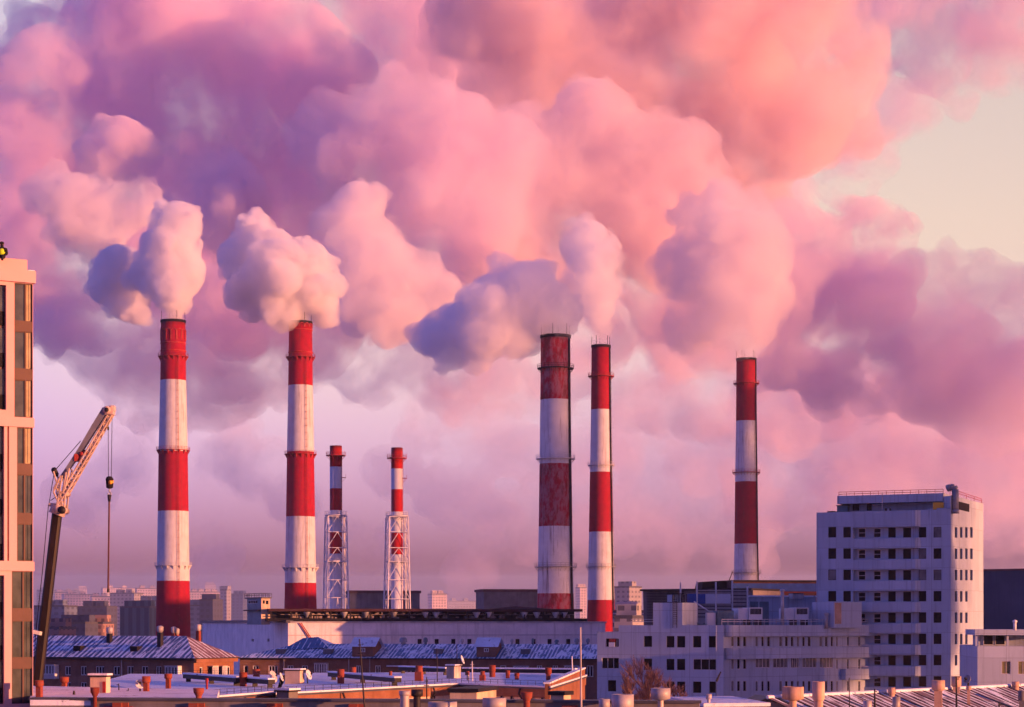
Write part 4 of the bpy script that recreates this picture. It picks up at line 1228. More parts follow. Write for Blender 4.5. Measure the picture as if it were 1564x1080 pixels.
for i, (px, w, h, m_) in enumerate(((616, 12, 7, m_steel), (650, 7, 7, m_teal), (706, 5, 5, m_zinc), (782, 5, 5, m_zinc), (814, 4, 6, m_teal), (850, 7, 4, m_teal), (881, 8, 6, m_steel), (898, 6, 6, m_steel), (546, 5, 7, m_steel))):
    p = K2.pt(K2.U(px, -run2), k2z + rise2 - .2, -run2)
    k = p.y / F
    mb = MB().tube(p, p + Vector((0, 0, .6)), w * k * .3, 8)
    mb.lathe((p.x, p.y, p.z + .5), [(w * k * .5, 0), (w * k * .5, h * k * .7), (w * k * .3, h * k), (.02, h * k + .03)], 12)
    mb.build('roof_vent', m_, h2)

# ------------------------------------------------------------------ snowy flat roofs in the foreground
ZR = CAMH - 6.6
def roofpt(px, py, z=ZR):
    D = depth_for(py, z)
    return at(px, py, D)
def flat_block(name, label, poly_px, z, litmats, upper=1.0, group=None):
    P = [roofpt(x, y, z) for x, y in poly_px]
    c = sum(P, Vector()) / len(P)
    t = thing(name, label, 'building', (c.x, c.y, 0), group)
    P2 = [(p.x, p.y) for p in P]
    MB().prism(P2, 0, z - upper, 0, False).build('wall', litmats[0], t)
    cx_, cy_ = c.x, c.y
    big = [(cx_ + (x - cx_) * 1.012, cy_ + (y - cy_) * 1.012) for x, y in P2]
    MB().prism(big, z - upper, z - .22, 0).build('cornice', litmats[1], t)
    big2 = [(cx_ + (x - cx_) * 1.022, cy_ + (y - cy_) * 1.022) for x, y in P2]
    mb = MB().prism(big2, z - .22, z - .02); mb.build('roof_edge', m_coping, t)
    mb = MB().prism(big2, z - .018, z + .14); mb.build('roof', m_snow, t)
    return t, P
b1, P1 = flat_block('flat_roof_house', 'orange brick house with a snow covered flat roof below the brown brick house', [(296, 1067), (424, 1057), (436, 1033), (200, 1031), (150, 1045)], ZR, [m_plaster, m_brick])
b2, P2 = flat_block('flat_roof_house', 'orange brick house with a snowy flat roof and a tall sunlit end wall', [(429, 1060), (701, 1045), (838, 1050), (893, 1032.5), (880, 1027), (436, 1030)], ZR, [m_plaster, m_brick], 1.1)
# raised end wall and ducts
mb = MB()
fe = Face(839, P2[2].y - .4, 83)
le = fe.U(893.5)
v = [fe.pt(0, ZR - 5), fe.pt(le, ZR - 5), fe.pt(le, ZR + .9), fe.pt(0, ZR + .35)]
mb.add(v + [p - fe.n * .45 for p in v], [(0, 1, 2, 3), (7, 6, 5, 4), (3, 2, 6, 7), (0, 3, 7, 4), (1, 5, 6, 2)])
mb.build('end_wall', m_brick, b2)
v = [fe.pt(0, ZR + .36, .08), fe.pt(le, ZR + .91, .08), fe.pt(le, ZR + .91, -.6), fe.pt(0, ZR + .36, -.6)]
mb = MB().hexa(v + [p + Vector((0, 0, .16)) for p in v]); mb.build('end_wall_snow', m_snow, b2)
def drain(px, t, a, b, z, label=None):
    p = a.lerp(b, px); n = Vector(((b - a).y, -(b - a).x, 0)).normalized() * .55
    if n.y > 0: n = -n
    mb = MB().path([Vector((p.x, p.y, z - .2)) + n * .6, Vector((p.x, p.y, z - .7)) + n, Vector((p.x, p.y, z - 1.2)) + n * .3, Vector((p.x, p.y, z - 6)) + n * .3], .1, 6)
    mb.build('downpipe', m_dark, t)
for q in (.3, .82): drain(q, b2, P2[0], P2[1], ZR)
drain(.55, b1, P1[0], P1[1], ZR)
drain(.72, b2, P2[1], P2[2], ZR)
mb = MB()
for i in range(9):
    for a_, b_ in ((P2[0], P2[1]), (P2[1], P2[2])):
        p = a_.lerp(b_, (i + .5) / 9); n = Vector(((b_ - a_).y, -(b_ - a_).x, 0)).normalized()
        if n.y > 0: n = -n
        mb.box((p.x + n.x * .2, p.y + n.y * .2, ZR - 1.5), (.18, .18, .45))
mb.build('bracket', m_dark, b2)
def edge_rail(t, a, b, n, inset=.35):
    d = (b - a); nn = Vector((-d.y, d.x, 0)).normalized()
    cen = ORG[t]
    if (Vector((cen.x, cen.y, 0)) - Vector((a.x, a.y, 0))).dot(nn) < 0: nn = -nn
    mb = MB()
    for h in (.35, .62): mb.tube(Vector((a.x, a.y, ZR + h)) + nn * inset, Vector((b.x, b.y, ZR + h)) + nn * inset, .022, 4)
    for i in range(n + 1):
        p = a.lerp(b, i / n) + nn * inset
        mb.tube((p.x, p.y, ZR), (p.x, p.y, ZR + .64), .028, 4)
    mb.build('edge_railing', m_dark, t)
edge_rail(b1, P1[0], P1[1], 12)
edge_rail(b2, P2[0], P2[1], 22); edge_rail(b2, P2[1], P2[2], 12); edge_rail(b1, P1[2], P1[3], 18); edge_rail(b2, P2[4], P2[5], 26)
for i, (xa, ya, xb, yb, lab) in enumerate(((284, 1043, 365, 1050, 'snow covered roof duct in front of the sunlit orange house end'),
                                          (365, 1049, 415, 1053, 'short snow covered roof duct right of two brick vents'),
                                          (505, 1040, 608, 1050, 'long grey snow covered duct crossing the roof left of the dark pole'),
                                          (612, 1030, 684, 1033, 'snow topped duct behind the striped metal hut, left side'),
                                          (704, 1033, 880, 1035, 'snow topped duct running right from the striped metal hut'))):
    pa, pb = roofpt(xa, ya), roofpt(xb, yb)
    d = (pb - pa); L_ = d.length; an = math.atan2(d.y, d.x); c = (pa + pb) / 2
    t = thing('roof_duct', lab, 'duct', (c.x, c.y, ZR + .14), 'snow covered roof ducts')
    MB().box((c.x, c.y, ZR + .5), (L_, .7, .45), an).build('casing', m_dark, t)
    MB().box((c.x, c.y, ZR + .952), (L_, .8, .16), an).build('snow_cap', m_snow, t)
    for s in (-.45, 0, .45): MB().box((c.x + d.x * s, c.y + d.y * s, ZR - .1), (.15, .5, .6), an).build('support', m_dark, t)

# nearest building: grey wall top with a dark coping along the bottom edge
N = Face(500, 112, -7)
zn = N.Z(1071.5)
near = thing('nearest_house', 'grey plastered house top with dark coping along the bottom of the view', 'building', (0, 112, 0))
nu0, nu1 = N.U(48), N.U(1068)
mb = MB(); shell(N, nu0, nu1, 1.0, 0, zn, mb); mb.build('wall', m_greyplaster, near)
mb = MB(); N.box(mb, nu0 - .1, nu1 + .1, zn, zn + .14, -1.1, .15); mb.build('coping', m_coping, near)
for px in (181, 297, 416, 541, 866):
    w0, w1 = N.U(px - 7), N.U(px + 7)
    mb = MB(); N.box(mb, w0, w1, zn - 5, zn - .12, .002, .3); N.box(mb, w1, w1 + .35, zn - 5, zn - .12, .002, .16); mb.build('brick_pilaster', m_brickred, near)
    mb = MB()
    for s in (-1, 1):
        for j in range(4):
            c = (w0 + w1) / 2 + s * .55
            N.box(mb, c - .3, c + .3, zn - .42 - j * .16, zn - .34 - j * .16, .001, .1)
    mb.build('louvre', m_redsteel, near)
zn2 = zn - .5
mb = MB()
pl = [roofpt(46, 1071, zn - .05), roofpt(330, 1071, zn - .05), roofpt(335, 1055, zn - .05), roofpt(46, 1049, zn - .05)]
pl = [Vector((p.x, max(p.y, 113.2), 0)) for p in pl]
mb.prism([(p.x, p.y) for p in pl], 0, zn - .3); mb.build('rear_wall', m_greyplaster, near)
mb = MB().prism([(p.x, p.y) for p in pl], zn - .298, zn + .02); mb.build('roof', m_snow, near)

# chimneys, vents and cowls on the flat roofs
def vent(label, px, yt, yh, yb, wh, wn__, D=None, z=None, mat=None, square=True, group='brick roof vents', hmat=None, cup=False, name='roof_vent', cat='roof vent'):
    if D is None: D = depth_for(yb, z if z is not None else ZR)
    k = D / F
    p = at(px, yb, D)
    t = thing(name, label, cat, p, group)
    zt, zh_ = at(px, yt, D).z, at(px, yh, D).z
    mat = mat or m_brickred
    rot = math.radians(-14)
    if square: MB().box((p.x, p.y, p.z - .4), (wn__ * k * .9, wn__ * k * .9, zh_ - p.z + .4), rot).build('shaft', mat, t)
    else: MB().lathe((p.x, p.y, p.z - .4), [(wn__ * k / 2, 0), (wn__ * k / 2, zh_ - p.z + .4)], 20).build('shaft', mat, t)
    r = wh * k / 2
    h = zt - zh_
    if cup: prof = [(r * .55, 0), (r * .92, h * .45), (r, h), (r * .85, h), (r * .5, h * .4), (.01, h * .35)]
    else: prof = [(wn__ * k * .45, -.02), (r, h * .12), (r, h), (r * .82, h), (r * .8, h * .5), (.01, h * .48)]
    MB().lathe((p.x, p.y, zh_), prof, 24).build('cowl', hmat or mat, t)
    return t
vent('squat red brick vent standing closest to the crane boom', 60, 1039, 1049, 1064, 13, 9, D=118)
vent('red brick vent behind the snow roof, below the glazed brown brick balcony', 98.5, 1034, 1043, 1055, 13, 7, D=140)
vent('red brick vent beside the white satellite dish', 223.5, 1033, 1043, 1058, 13, 8, D=128)
vent('red brick vent with a pipe stay, right of the dish', 257, 1029, 1037, 1050, 12, 7, D=150)
vent('red brick vent left of a twin pair, below the orange house end', 371.5, 1027, 1036, 1050.5, 12.5, 9)
vent('red brick vent in front of the leftmost windows of the long brick house', 391.5, 1022, 1031, 1045, 11, 9)
vent('tall red vent with a shorter shaft attached, above the long grey duct', 520.5, 1022, 1032, 1046, 11, 9)
vent('round red vent just left of the dark leaning pole', 539.5, 1019, 1027, 1037, 9, 8, square=False)
vent('small red vent with a narrow neck, right of the dark leaning pole', 596.5, 1025, 1032, 1040, 5, 4, square=False)
vent('tall red brick vent left of the striped metal hut', 640, 1017, 1026, 1042, 11, 12)
vent('thin white necked vent right of the striped metal hut', 714.5, 1025, 1031, 1041, 5, 4, mat=m_plaster, hmat=m_brickred, square=False)
vent('low double vent with pale sides in front of the orange round stack', 737, 1025, 1031, 1041.5, 7, 9, mat=m_brickred)
vent('orange rust coloured round vent rising in front of the brick wall', 752, 1016, 1026, 1036, 10, 9, square=False, mat=m_brickred)
vent('small dark red vent, first of two on the snow right of the hut', 775.5, 1024, 1031, 1038, 7, 5.5)
vent('small squat dark red vent, second of two on the snow right of the hut', 789.5, 1028, 1033, 1040, 8, 6)
vent('slender red vent at the inner corner by the tall sunlit end wall', 837.5, 1020, 1030, 1041, 10, 6.5)
vent('red bowl shaped vent in front of the beige cabin on the nearest roof', 145, 1050, 1063, 1071, 14, 6, D=113.5, cup=True, square=False, group='bowl vents on the nearest house')
vent('red bowl shaped vent on a dark neck by the edge of the nearest roof', 303.5, 1051, 1063, 1072, 17, 9, D=113.5, cup=True, square=False, group='bowl vents on the nearest house')
vent('red bowl shaped vent before the flat roof house with the end wall', 804.5, 1057, 1071, 1082, 18, 10, D=110, cup=True, square=False, group='bowl vents on the nearest house')
vent('small red topped stub beside the sunlit orange house end', 316, 1036, 1042, 1055, 5, 3.5, mat=m_redsteel, square=False)
G1 = 'round sheet metal drums at the bottom'
drum = dict(square=False, mat=m_zinc, group=G1, name='ventilation_drum', cat='ventilation drum')
vent('wide plain sunlit drum cut by the bottom edge below the flat roof house', 755, 1066, 1085, 1100, 36, 30, D=104, **drum)
vent('broad low drum cut by the bottom edge left of the widest plain one', 676, 1072, 1088, 1100, 44, 30, D=104, **drum)
vent('half grey half orange drum in front of the bare tree trunk', 951, 1060.5, 1084, 1100, 34, 30, D=104, **drum)
vent('small low drum left of the half grey half orange drum', 923, 1067.5, 1082, 1095, 17, 14, D=106, **drum)
vent('big drum on a narrow sunlit neck in front of the bare tree', 1009, 1051, 1069.5, 1090, 30, 9, D=108, **drum)
vent('tiny orange cowl on a thin neck right of the bare tree', 1082.5, 1060, 1068, 1080, 9, 5, D=112, **drum)
vent('tapered grey post with an orange head between the hut and the dark pole', 618, 1055, 1063, 1085, 17, 14, D=108, **drum)
vent('dark wide hooded vent right of the tapered grey post', 637, 1053, 1064, 1080, 18, 11, D=109, square=False, mat=m_dark, group=G1, name='ventilation_drum', cat='ventilation drum')

def hut(label, px0, px1, yt, yb, D, ang, wall, side_px, roofm, z=None):
    f = Face(side_px, D, ang); e_ = Face(side_px, D, ang + 90)
    t = thing('roof_hut', label, 'roof hut', f.pt(0, f.Z(yb)), 'small huts on the flat roofs')
    u0, u1 = f.U(px0), e_.U(px1)
    z0, z1 = f.Z(yb) - .3, f.Z(yt)
    mb = MB(); f.wall(mb, u0, 0, z0, z1, []); e_.wall(mb, 0, u1, z0, z1, [])
    c = e_.pt(u1, 0) + f.u * u0
    for p, q in ((e_.pt(u1, 0), c), (c, f.pt(u0, 0))): mb.quad(p + Vector((0, 0, z0)), q + Vector((0, 0, z0)), q + Vector((0, 0, z1)), p + Vector((0, 0, z1)))
    mb.build('wall', wall, t)
    P_ = [f.pt(u0 - .12, 0, .12), f.pt(.12, 0, .12), e_.pt(u1 + .12, 0, .12), c + (c - f.pt(0, 0)).normalized() * .17]
    MB().prism([(p.x, p.y) for p in P_], z1, z1 + .1).build('roof', m_dark, t)
    MB().prism([(p.x, p.y) for p in P_], z1 + .102, z1 + .22).build('snow_cap', roofm, t)
    return t, f, e_
t, f, e_ = hut('beige hut with a sunlit side and a dark door, near the satellite dish', 137.5, 168.5, 1034, 1058, 125, -14, m_plaster, 162, m_snow)
mb = MB(); f.box(mb, f.U(157), f.U(161.5), f.Z(1058), f.Z(1041), .001, .05); mb.build('door', m_redsteel, t)
hut('beige hut with a brick flank between two dishes', 435, 465, 1024.5, 1046, 205, -16, m_plaster, 458, m_snow)
t, f, e_ = hut('striped pale metal hut with a flat overhanging roof', 682, 703.5, 1018, 1038.5, 225, -24, M('pale_corrugated', (.55, .45, .38), var=.3, streak=.7), 694, m_snow)
mb = MB()
for i in range(7): f.box(mb, f.U(682.6 + i * 1.7), f.U(682.6 + i * 1.7) + .05, f.Z(1038), f.Z(1019), .0, .05)
mb.build('rib', m_steel, t)
hut('small grey hut with an open dark side at the edge of the orange brick wall', 422.5, 455, 1057, 1073, 118, -30, m_greyplaster, 441, m_snow)
hut('long beige hut with a dark roof edge by the bottom edge', 687, 758, 1057.5, 1075, 118, -14, m_plaster, 728, m_dark)
hut('pale cabin with a dark tilted roof below the tall sunlit end wall', 841, 872, 1062, 1082, 112, -28, m_plaster, 861, m_dark)

def dish(label, px, py, r, D, yaw, ybase, mat=None):
    k = D / F
    c = at(px, py, D)
    b = at(px, ybase, D)
    t = thing('satellite_dish', label, 'satellite dish', b, 'satellite dishes on the flat roofs')
    ax = Vector((math.sin(yaw), -math.cos(yaw), .35)).normalized()
    x = ax.orthogonal().normalized(); y = ax.cross(x)
    mb = MB(); n = 24; rings = [0.02, .4, .7, 1.0]; v = []
    for q in rings:
        v += [c + ax * (r * k * .3 * q * q) + (x * math.cos(2 * math.pi * i / n) + y * math.sin(2 * math.pi * i / n)) * r * k * q for i in range(n)]
    fs = [(j * n + i, j * n + (i + 1) % n, (j + 1) * n + (i + 1) % n, (j + 1) * n + i) for j in range(3) for i in range(n)]
    m_ = len(v)
    v += [p - ax * .04 for p in v]
    fs += [tuple(m_ + i for i in reversed(q)) for q in fs]
    fs += [(3 * n + i, 3 * n + (i + 1) % n, m_ + 3 * n + (i + 1) % n, m_ + 3 * n + i) for i in range(n)]
    mb.add(v, fs, 0, True); mb.build('reflector', mat or m_frame, t)
    MB().tube(b - Vector((0, 0, .3)), c - ax * .1, .06, 6).build('mast', m_dark, t)
    fp = c + ax * r * k * .9
    MB().tube(c - y * r * k * .95, fp, .03, 4).tube(fp - ax * .12, fp + ax * .05, .08, 8).build('feed_arm', m_dark, t)
dish('round white satellite dish facing the viewer on the snow roof', 214, 1045, 7.5, 128, .25, 1058)
dish('large grey satellite dish seen nearly edge on, left of the beige hut', 415.5, 1034, 9.5, 205, 1.15, 1045, m_rustwhite)
dish('narrow sunlit dish turned sideways, just left of the beige hut', 428.5, 1034.5, 7, 204, 1.45, 1045)
dish('tilted white dish at the right corner of the beige hut', 470, 1031, 8, 206, 1.2, 1041)
dish('upright narrow dish above the striped metal hut', 705, 1008, 7, 226, 1.4, 1022)
dish('pale satellite dish on a post above the rusty snow roof', 1478, 1038, 6.5, 134, -.9, 1052, m_steel)

def pole(label, x0, y0, x1, y1, D, r, mat, arms=(), name='antenna_pole', cat='antenna pole', group='thin poles and aerials'):
    a_, b_ = at(x0, y0, D), at(x1, y1, D)
    t = thing(name, label, cat, a_, group)
    MB().tube(a_, b_, r, 6, 0, r * .6).build('mast', mat, t)
    for (py, w) in arms:
        p = a_.lerp(b_, (py - y0) / (y1 - y0))
        k = D / F
        MB().tube(p - Vector((w * k / 2, .3, 0)), p + Vector((w * k / 2, -.3, 0)), .035, 4).build('aerial_arm', mat, t)
    return t
pole('tall dark leaning pole before the left dormer', 559, 1110, 549, 976, 100, .055, m_dark, [(985, 5), (998, 7)])
pole('tall white pole in front of the end wall and blue roof', 888, 1110, 886.5, 958, 100, .06, m_zinc)
pole('shorter pale pole left of the tall white pole', 874.5, 1034, 873.5, 1002, 230, .10, m_frame)
pole('pale mast with a small aerial between hut and round stack', 722, 1060, 721, 1010, 215, .09, m_rustwhite, [(1015, 6), (1019, 4)])
pole('thin dark pole crossing the roof between blue roof hatch and hut', 698.5, 1036, 697.5, 984, 226, .06, m_dark)
pole('thin dark pole behind the round vent, left of the hut', 668, 1042, 667, 990, 212, .06, m_dark)
pole('dark aerial mast with cross arms on the lit roof edge', 652, 1085, 651.5, 1034, 120, .05, m_dark, [(1040, 6), (1047, 8)])
pole('dark pole with a lamp head on the rusty snow roof', 1336, 1084, 1336, 1052, 118, .07, m_dark, [(1056, 5)])
pole('tall dark aerial mast in front of the tower foot', 1461, 1084, 1460.5, 1033, 122, .07, m_dark, [(1034, 8), (1037, 5)])
pole('thin dark wire mast at the left part of the rusty snow roof', 1297.5, 1084, 1297, 1035, 120, .035, m_dark)
pole('short dark aerial at the right end of the rusty snow roof', 1526, 1084, 1526, 1073, 118, .06, m_dark, [(1076, 6)])
pole('small dark aerial on the snow beside the satellite dish', 181.5, 1057, 181.5, 1044, 130, .05, m_dark, [(1046, 4)])
pole('little antenna stand between the beige hut and the dish', 196, 1058, 196, 1051, 129, .05, m_dark, [(1055, 3)])
pole('short dark bollard like stub on the left snow roof', 113, 1061, 113, 1055, 122, .10, m_dark)
pole('bent dark aerial hanging over the wing windows', 1094, 1041, 1101, 1026, 262, .16, m_dark, [], 'roof_jib', 'jib')

# steep rusty roof with snow at the bottom right
C = Face(1250, 122, 47)
cz = C.Z(1062, 0)
cu0, cu1 = C.U(1172), C.U(1640)
rh = thing('metal_roof_house', 'house with a rusty ribbed metal roof streaked with snow at the lower right', 'house', C.pt(0, 0))
run, drop = 14, 5.0
slope_roof(M_snowroof('rusty_ribbed_roof', (.17, .095, .10), seam=.7, bare=.52, line=.22), rh, [(C.pt(cu0, cz - drop, run), C.pt(cu1, cz - drop, run), C.pt(cu1, cz), C.pt(cu0, cz)), (C.pt(cu1, cz - drop, -run), C.pt(cu0, cz - drop, -run), C.pt(cu0, cz - .01), C.pt(cu1, cz - .01))])
mb = MB()
for i in range(int((cu1 - cu0) / 1.4)):
    u = cu0 + 1.4 * (i + .5)
    a_, b_ = C.pt(u, cz + .02, 0), C.pt(u, cz - drop + .02, run)
    mb.tube(a_, b_, .035, 4)
mb.build('roof_seam', m_dark, rh)
mb = MB().add([C.pt(cu0 + .3, cz - drop, run - .3), C.pt(cu0 + .3, cz - .15), C.pt(cu0 + .3, cz - drop, -run + .3)], [(0, 1, 2)])
mb.quad(C.pt(cu0 + .3, 0, run - .3), C.pt(cu1, 0, run - .3), C.pt(cu1, cz - drop, run - .3), C.pt(cu0 + .3, cz - drop, run - .3))
mb.quad(C.pt(cu0 + .3, 0, -run + .3), C.pt(cu0 + .3, 0, run - .3), C.pt(cu0 + .3, cz - drop, run - .3), C.pt(cu0 + .3, cz - drop, -run + .3))
mb.build('wall', m_greyplaster, rh)
mb = MB().tube(C.pt(cu0, cz + .03), C.pt(cu1, cz + .03), .12, 6); mb.build('ridge_cap', m_snow, rh)
def on_roof(px, yb, off):
    """depth of the roof surface some metres down from the ridge"""
    return (C.o + C.u * C.U(px, off) + C.n * off).y
G2 = 'vents on the rusty snow roof'
rv = dict(square=False, mat=m_plaster, group=G2)
z_ = M('rust_stained_plaster', (.55, .36, .26), var=.3, streak=.8, dirt=(.15, .08, .06))
vent('huge shallow stained drum vent at the left end of the rusty snow roof', 1211, 1049, 1070, 1086, 33, 11, D=on_roof(1211, 0, 3), square=False, mat=z_, group=G2)
vent('tall two tier stained vent with a dark band', 1250, 1041, 1071, 1090, 19, 14, D=on_roof(1250, 0, 2.5), square=False, mat=z_, group=G2)
vent('small orange vent on the ridge, mid of the rusty snow roof', 1362, 1050, 1061, 1071, 12, 8, D=on_roof(1362, 0, .8), square=False, mat=z_, group=G2)
vent('shiny short metal pipe vent near the dark lamp pole', 1325, 1070, 1085, 1090, 13, 12, D=on_roof(1325, 0, 5), square=False, mat=m_zinc, group=G2)
vent('shiny short metal pipe vent right below the small orange ridge vent', 1369, 1064, 1082, 1088, 12, 11, D=on_roof(1369, 0, 4), square=False, mat=m_zinc, group=G2)
vent('large orange drum vent on a square grey pier in front of the tower foot', 1433, 1039, 1055, 1086, 20, 13, D=on_roof(1433, 0, 3.5), mat=z_, group=G2)
vent('orange box vent on the ridge left of the pale dish', 1460.5, 1033, 1049, 1056, 15, 11, D=on_roof(1460, 0, .5), mat=z_, group=G2)
vent('slim orange pillar carrying the pale dish on the rusty snow roof', 1479.5, 1048, 1054, 1086, 8, 5, D=on_roof(1479, 0, 2.5), mat=z_, group=G2)
vent('small orange vent on the ridge at the far right of the rusty snow roof', 1551, 1041, 1049, 1054, 11, 10, D=on_roof(1551, 0, .5), square=False, mat=z_, group=G2)
vent('grey boxy vent cut by the right border on the rusty snow roof', 1561, 1055, 1070, 1085, 12, 10, D=on_roof(1561, 0, 4), mat=m_greyplaster, group=G2)
# snowy lean-to roof between the nearest house and the rusty roof
f = Face(1120, 112, 14)
t = thing('lean_to_roof', 'small pink lit snowy roof with a grey gable left of the rusty snow roof', 'roof', f.pt(0, 0))
mb = MB(); f.box(mb, f.U(1074), f.U(1172), 0, f.Z(1079), -6, 0); mb.build('wall', m_greyplaster, t)
mb = MB().hexa([f.pt(f.U(1072), f.Z(1079), .3), f.pt(f.U(1174), f.Z(1079), .3), f.pt(f.U(1174), f.Z(1075), -6), f.pt(f.U(1072), f.Z(1075), -6)] + [p + Vector((0, 0, .2)) for p in (f.pt(f.U(1072), f.Z(1079), .3), f.pt(f.U(1174), f.Z(1079), .3), f.pt(f.U(1174), f.Z(1075), -6), f.pt(f.U(1072), f.Z(1075), -6))]); mb.build('roof', m_snow, t)
f = Face(1176, 120, 10)
mb = MB().add([f.pt(f.U(1156), f.Z(1085)), f.pt(f.U(1205), f.Z(1085)), f.pt(f.U(1176), f.Z(1063.5)), f.pt(f.U(1156), f.Z(1073)),
               f.pt(f.U(1156), f.Z(1085), -3), f.pt(f.U(1205), f.Z(1085), -3), f.pt(f.U(1176), f.Z(1063.5), -3), f.pt(f.U(1156), f.Z(1073), -3)], [(0, 1, 2, 3), (2, 1, 5, 6), (3, 2, 6, 7), (0, 3, 7, 4)])
mb.build('gable', m_coping, t)
mb = MB().tube(f.pt(f.U(1176), f.Z(1063), .02), f.pt(f.U(1203), f.Z(1083), .02), .1, 5); mb.build('gable_snow', m_snow, t)

# ------------------------------------------------------------------ residential tower at the left edge, worker on its roof
L = Face(50.5, 120, 30)
lt = thing('residential_tower', 'sunlit peach tower with brown spandrels and tall corner windows at the left edge', 'building', L.pt(0, 0))
l0 = L.U(-60) - 6
LZ = lambda y: L.Z(y, -1)
glass_bays, sp, holes = [], [], []
for (x0, xm, ys) in ((22, 39.5, ((432, 490), (505.5, 563), (579.5, 637))), (26, 38, ((652.5, 708.5), (724.5, 784), (800, 857))), (18, 36, ((872.5, 930), (948, 1005), (1020.5, 1075)))):
    u0, um = L.U(x0), L.U(xm)
    holes.append((u0, -.03, LZ(ys[2][1]), LZ(ys[0][0])))
    for i, (ya, yb) in enumerate(ys):
        glass_bays.append((u0, um, LZ(yb), LZ(ya)))
        if i: sp.append((u0, -.03, LZ(ya), LZ(ys[i - 1][1])))
for (x0, x1, ya, yb) in ((-12, 9.5, 437, 627), (-14, 6.5, 651, 857), (11.3, 14, 651, 857), (-14, 6.5, 879, 1075)):
    holes.append((L.U(x0), L.U(x1), LZ(yb), LZ(ya)))
mb = MB(); shell(L, l0, 0, 16, 0, LZ(431), mb, holes, .35); mb.build('wall', m_beige, lt)
m_litpane = M('yellow_lit_pane', (0.42, 0.34, 0.20), var=.35, scale=1.2)  # yellow light on the right panes put into the colour
m_cur2 = M('greenish_pane', (0.07, 0.08, 0.07), var=.5, scale=.8, rough=.1, spec=.6)
for i, (u0, um, z0, z1) in enumerate(glass_bays):
    mb = MB(); bar = .06
    for (a_, b_) in ((u0, u0 + bar), (um - .05, um + .05), (-.09, -.03)): L.box(mb, a_, b_, z0, z1, -.2, -.08)
    for z in (z0, z1 - .05): L.box(mb, u0 + bar, um - .05, z, z + .05, -.19, -.09); L.box(mb, um + .05, -.09, z, z + .05, -.19, -.09)
    w = mb.build('window', m_spandrel, lt)
    mb = MB(); L.box(mb, u0, um, z0, z1, -.24, -.16); mb.build('pane', m_cur2, w)
    mb = MB(); L.box(mb, um, -.03, z0, z1, -.24, -.16); L.box(mb, um + .22, um + .40, z0 + .1, z1 - .05, -.155, -.13); mb.build('right_pane', m_litpane if i < 4 else m_cur2, w)
for (u0, u1, z0, z1) in sp:
    mb = MB(); L.box(mb, u0, u1, z0, z1, -.3, -.04); mb.build('spandrel', m_spandrel, lt)
for (x0, x1, ya, yb) in ((-12, 9.5, 437, 627), (-14, 6.5, 651, 857), (11.3, 14, 651, 857), (-14, 6.5, 879, 1075)):
    u0, u1 = L.U(x0), L.U(x1)
    nrow = 3
    H0, H1 = LZ(yb), LZ(ya)
    mb = MB(); L.box(mb, u0, u1, H0, H1, -.5, -.3); w = mb.build('window_strip', m_spandrel, lt)
    if x1 < 11:
        for j in range(nrow):
            za_, zb_ = H0 + (H1 - H0) * (j + .38) / nrow, H0 + (H1 - H0) * (j + 1) / nrow - .05
            mb = MB(); L.box(mb, u0 + .05, u1 - .08, za_, zb_, -.299, -.26); mb.build('pane', m_cur2, w)
            mb = MB(); L.box(mb, u0 + .05, u1 - .02, H0 + (H1 - H0) * (j + .04) / nrow, za_ - .02, -.299, -.25); mb.build('vent_panel', m_black, w)
for y0, y1, ex in ((638, 652, .02), (858, 872, .02), (1075.5, 1090, .02)):
    mb = MB(); L.box(mb, l0, .05, LZ(y1), LZ(y0), .003, .12); mb.build('belt_course', m_beige, lt)
mb = MB(); L.box(mb, l0 - .1, .12, LZ(431), LZ(412.5), -16.1, .2); mb.build('cornice', m_beige, lt)
mb = MB(); L.box(mb, l0, L.U(42.5), LZ(412.4), LZ(395), -14, -.1); mb.build('parapet', m_beige, lt)
mb = MB(); L.box(mb, L.U(42.4), .08, LZ(412.4), LZ(411), -.5, .1); mb.build('snow_ledge', m_snow, lt)

def skin_figure(name, verts, edges, mats, parent=None, root=0, sub=1):
    me = bpy.data.meshes.new(name)
    me.from_pydata([v[:3] for v in verts], edges, [])
    o = bpy.data.objects.new(name, me); COL.objects.link(o)
    sk = o.modifiers.new('skin', 'SKIN'); sk.use_smooth_shade = True
    for i, v in enumerate(verts):
        d = me.skin_vertices[0].data[i]; d.radius = (v[3], v[4] if len(v) > 4 else v[3]); d.use_root = (i == root)
    ss = o.modifiers.new('sub', 'SUBSURF'); ss.levels = sub; ss.render_levels = sub
    dg = bpy.context.evaluated_depsgraph_get()
    me2 = bpy.data.meshes.new_from_object(o.evaluated_get(dg))
    o.modifiers.clear(); o.data = me2
    for m in mats: me2.materials.append(m)
    return o
# worker sitting on the parapet with his back turned
wz = LZ(395)
wp = L.pt(L.U(4.5), wz - .08, -.2)
pr_ = thing('person', 'worker in a yellow hi-vis vest and dark cap sitting on the left tower roof', 'person', wp)
def loc3(l): return [(wp.x + v[0], wp.y + v[1], wp.z + v[2], *v[3:]) for v in l]
bv = [(0, 0, .14, .23, .21), (0, .02, .38, .19, .23), (0, .0, .58, .17, .25), (0, -.02, .70, .09), (0, -.04, .82, .13, .13), (0, -.05, .95, .11),
      (-.24, 0, .60, .10), (-.31, -.02, .34, .085), (-.22, -.24, .18, .07), (-.17, -.32, .16, .06),
      (.24, 0, .60, .10), (.31, -.02, .34, .085), (.22, -.24, .18, .07), (.17, -.32, .16, .06),
      (-.11, -.05, .12, .13), (-.15, -.48, .13, .11), (-.15, -.54, -.2, .08), (.11, -.05, .12, .13), (.15, -.48, .13, .11), (.15, -.54, -.2, .08)]
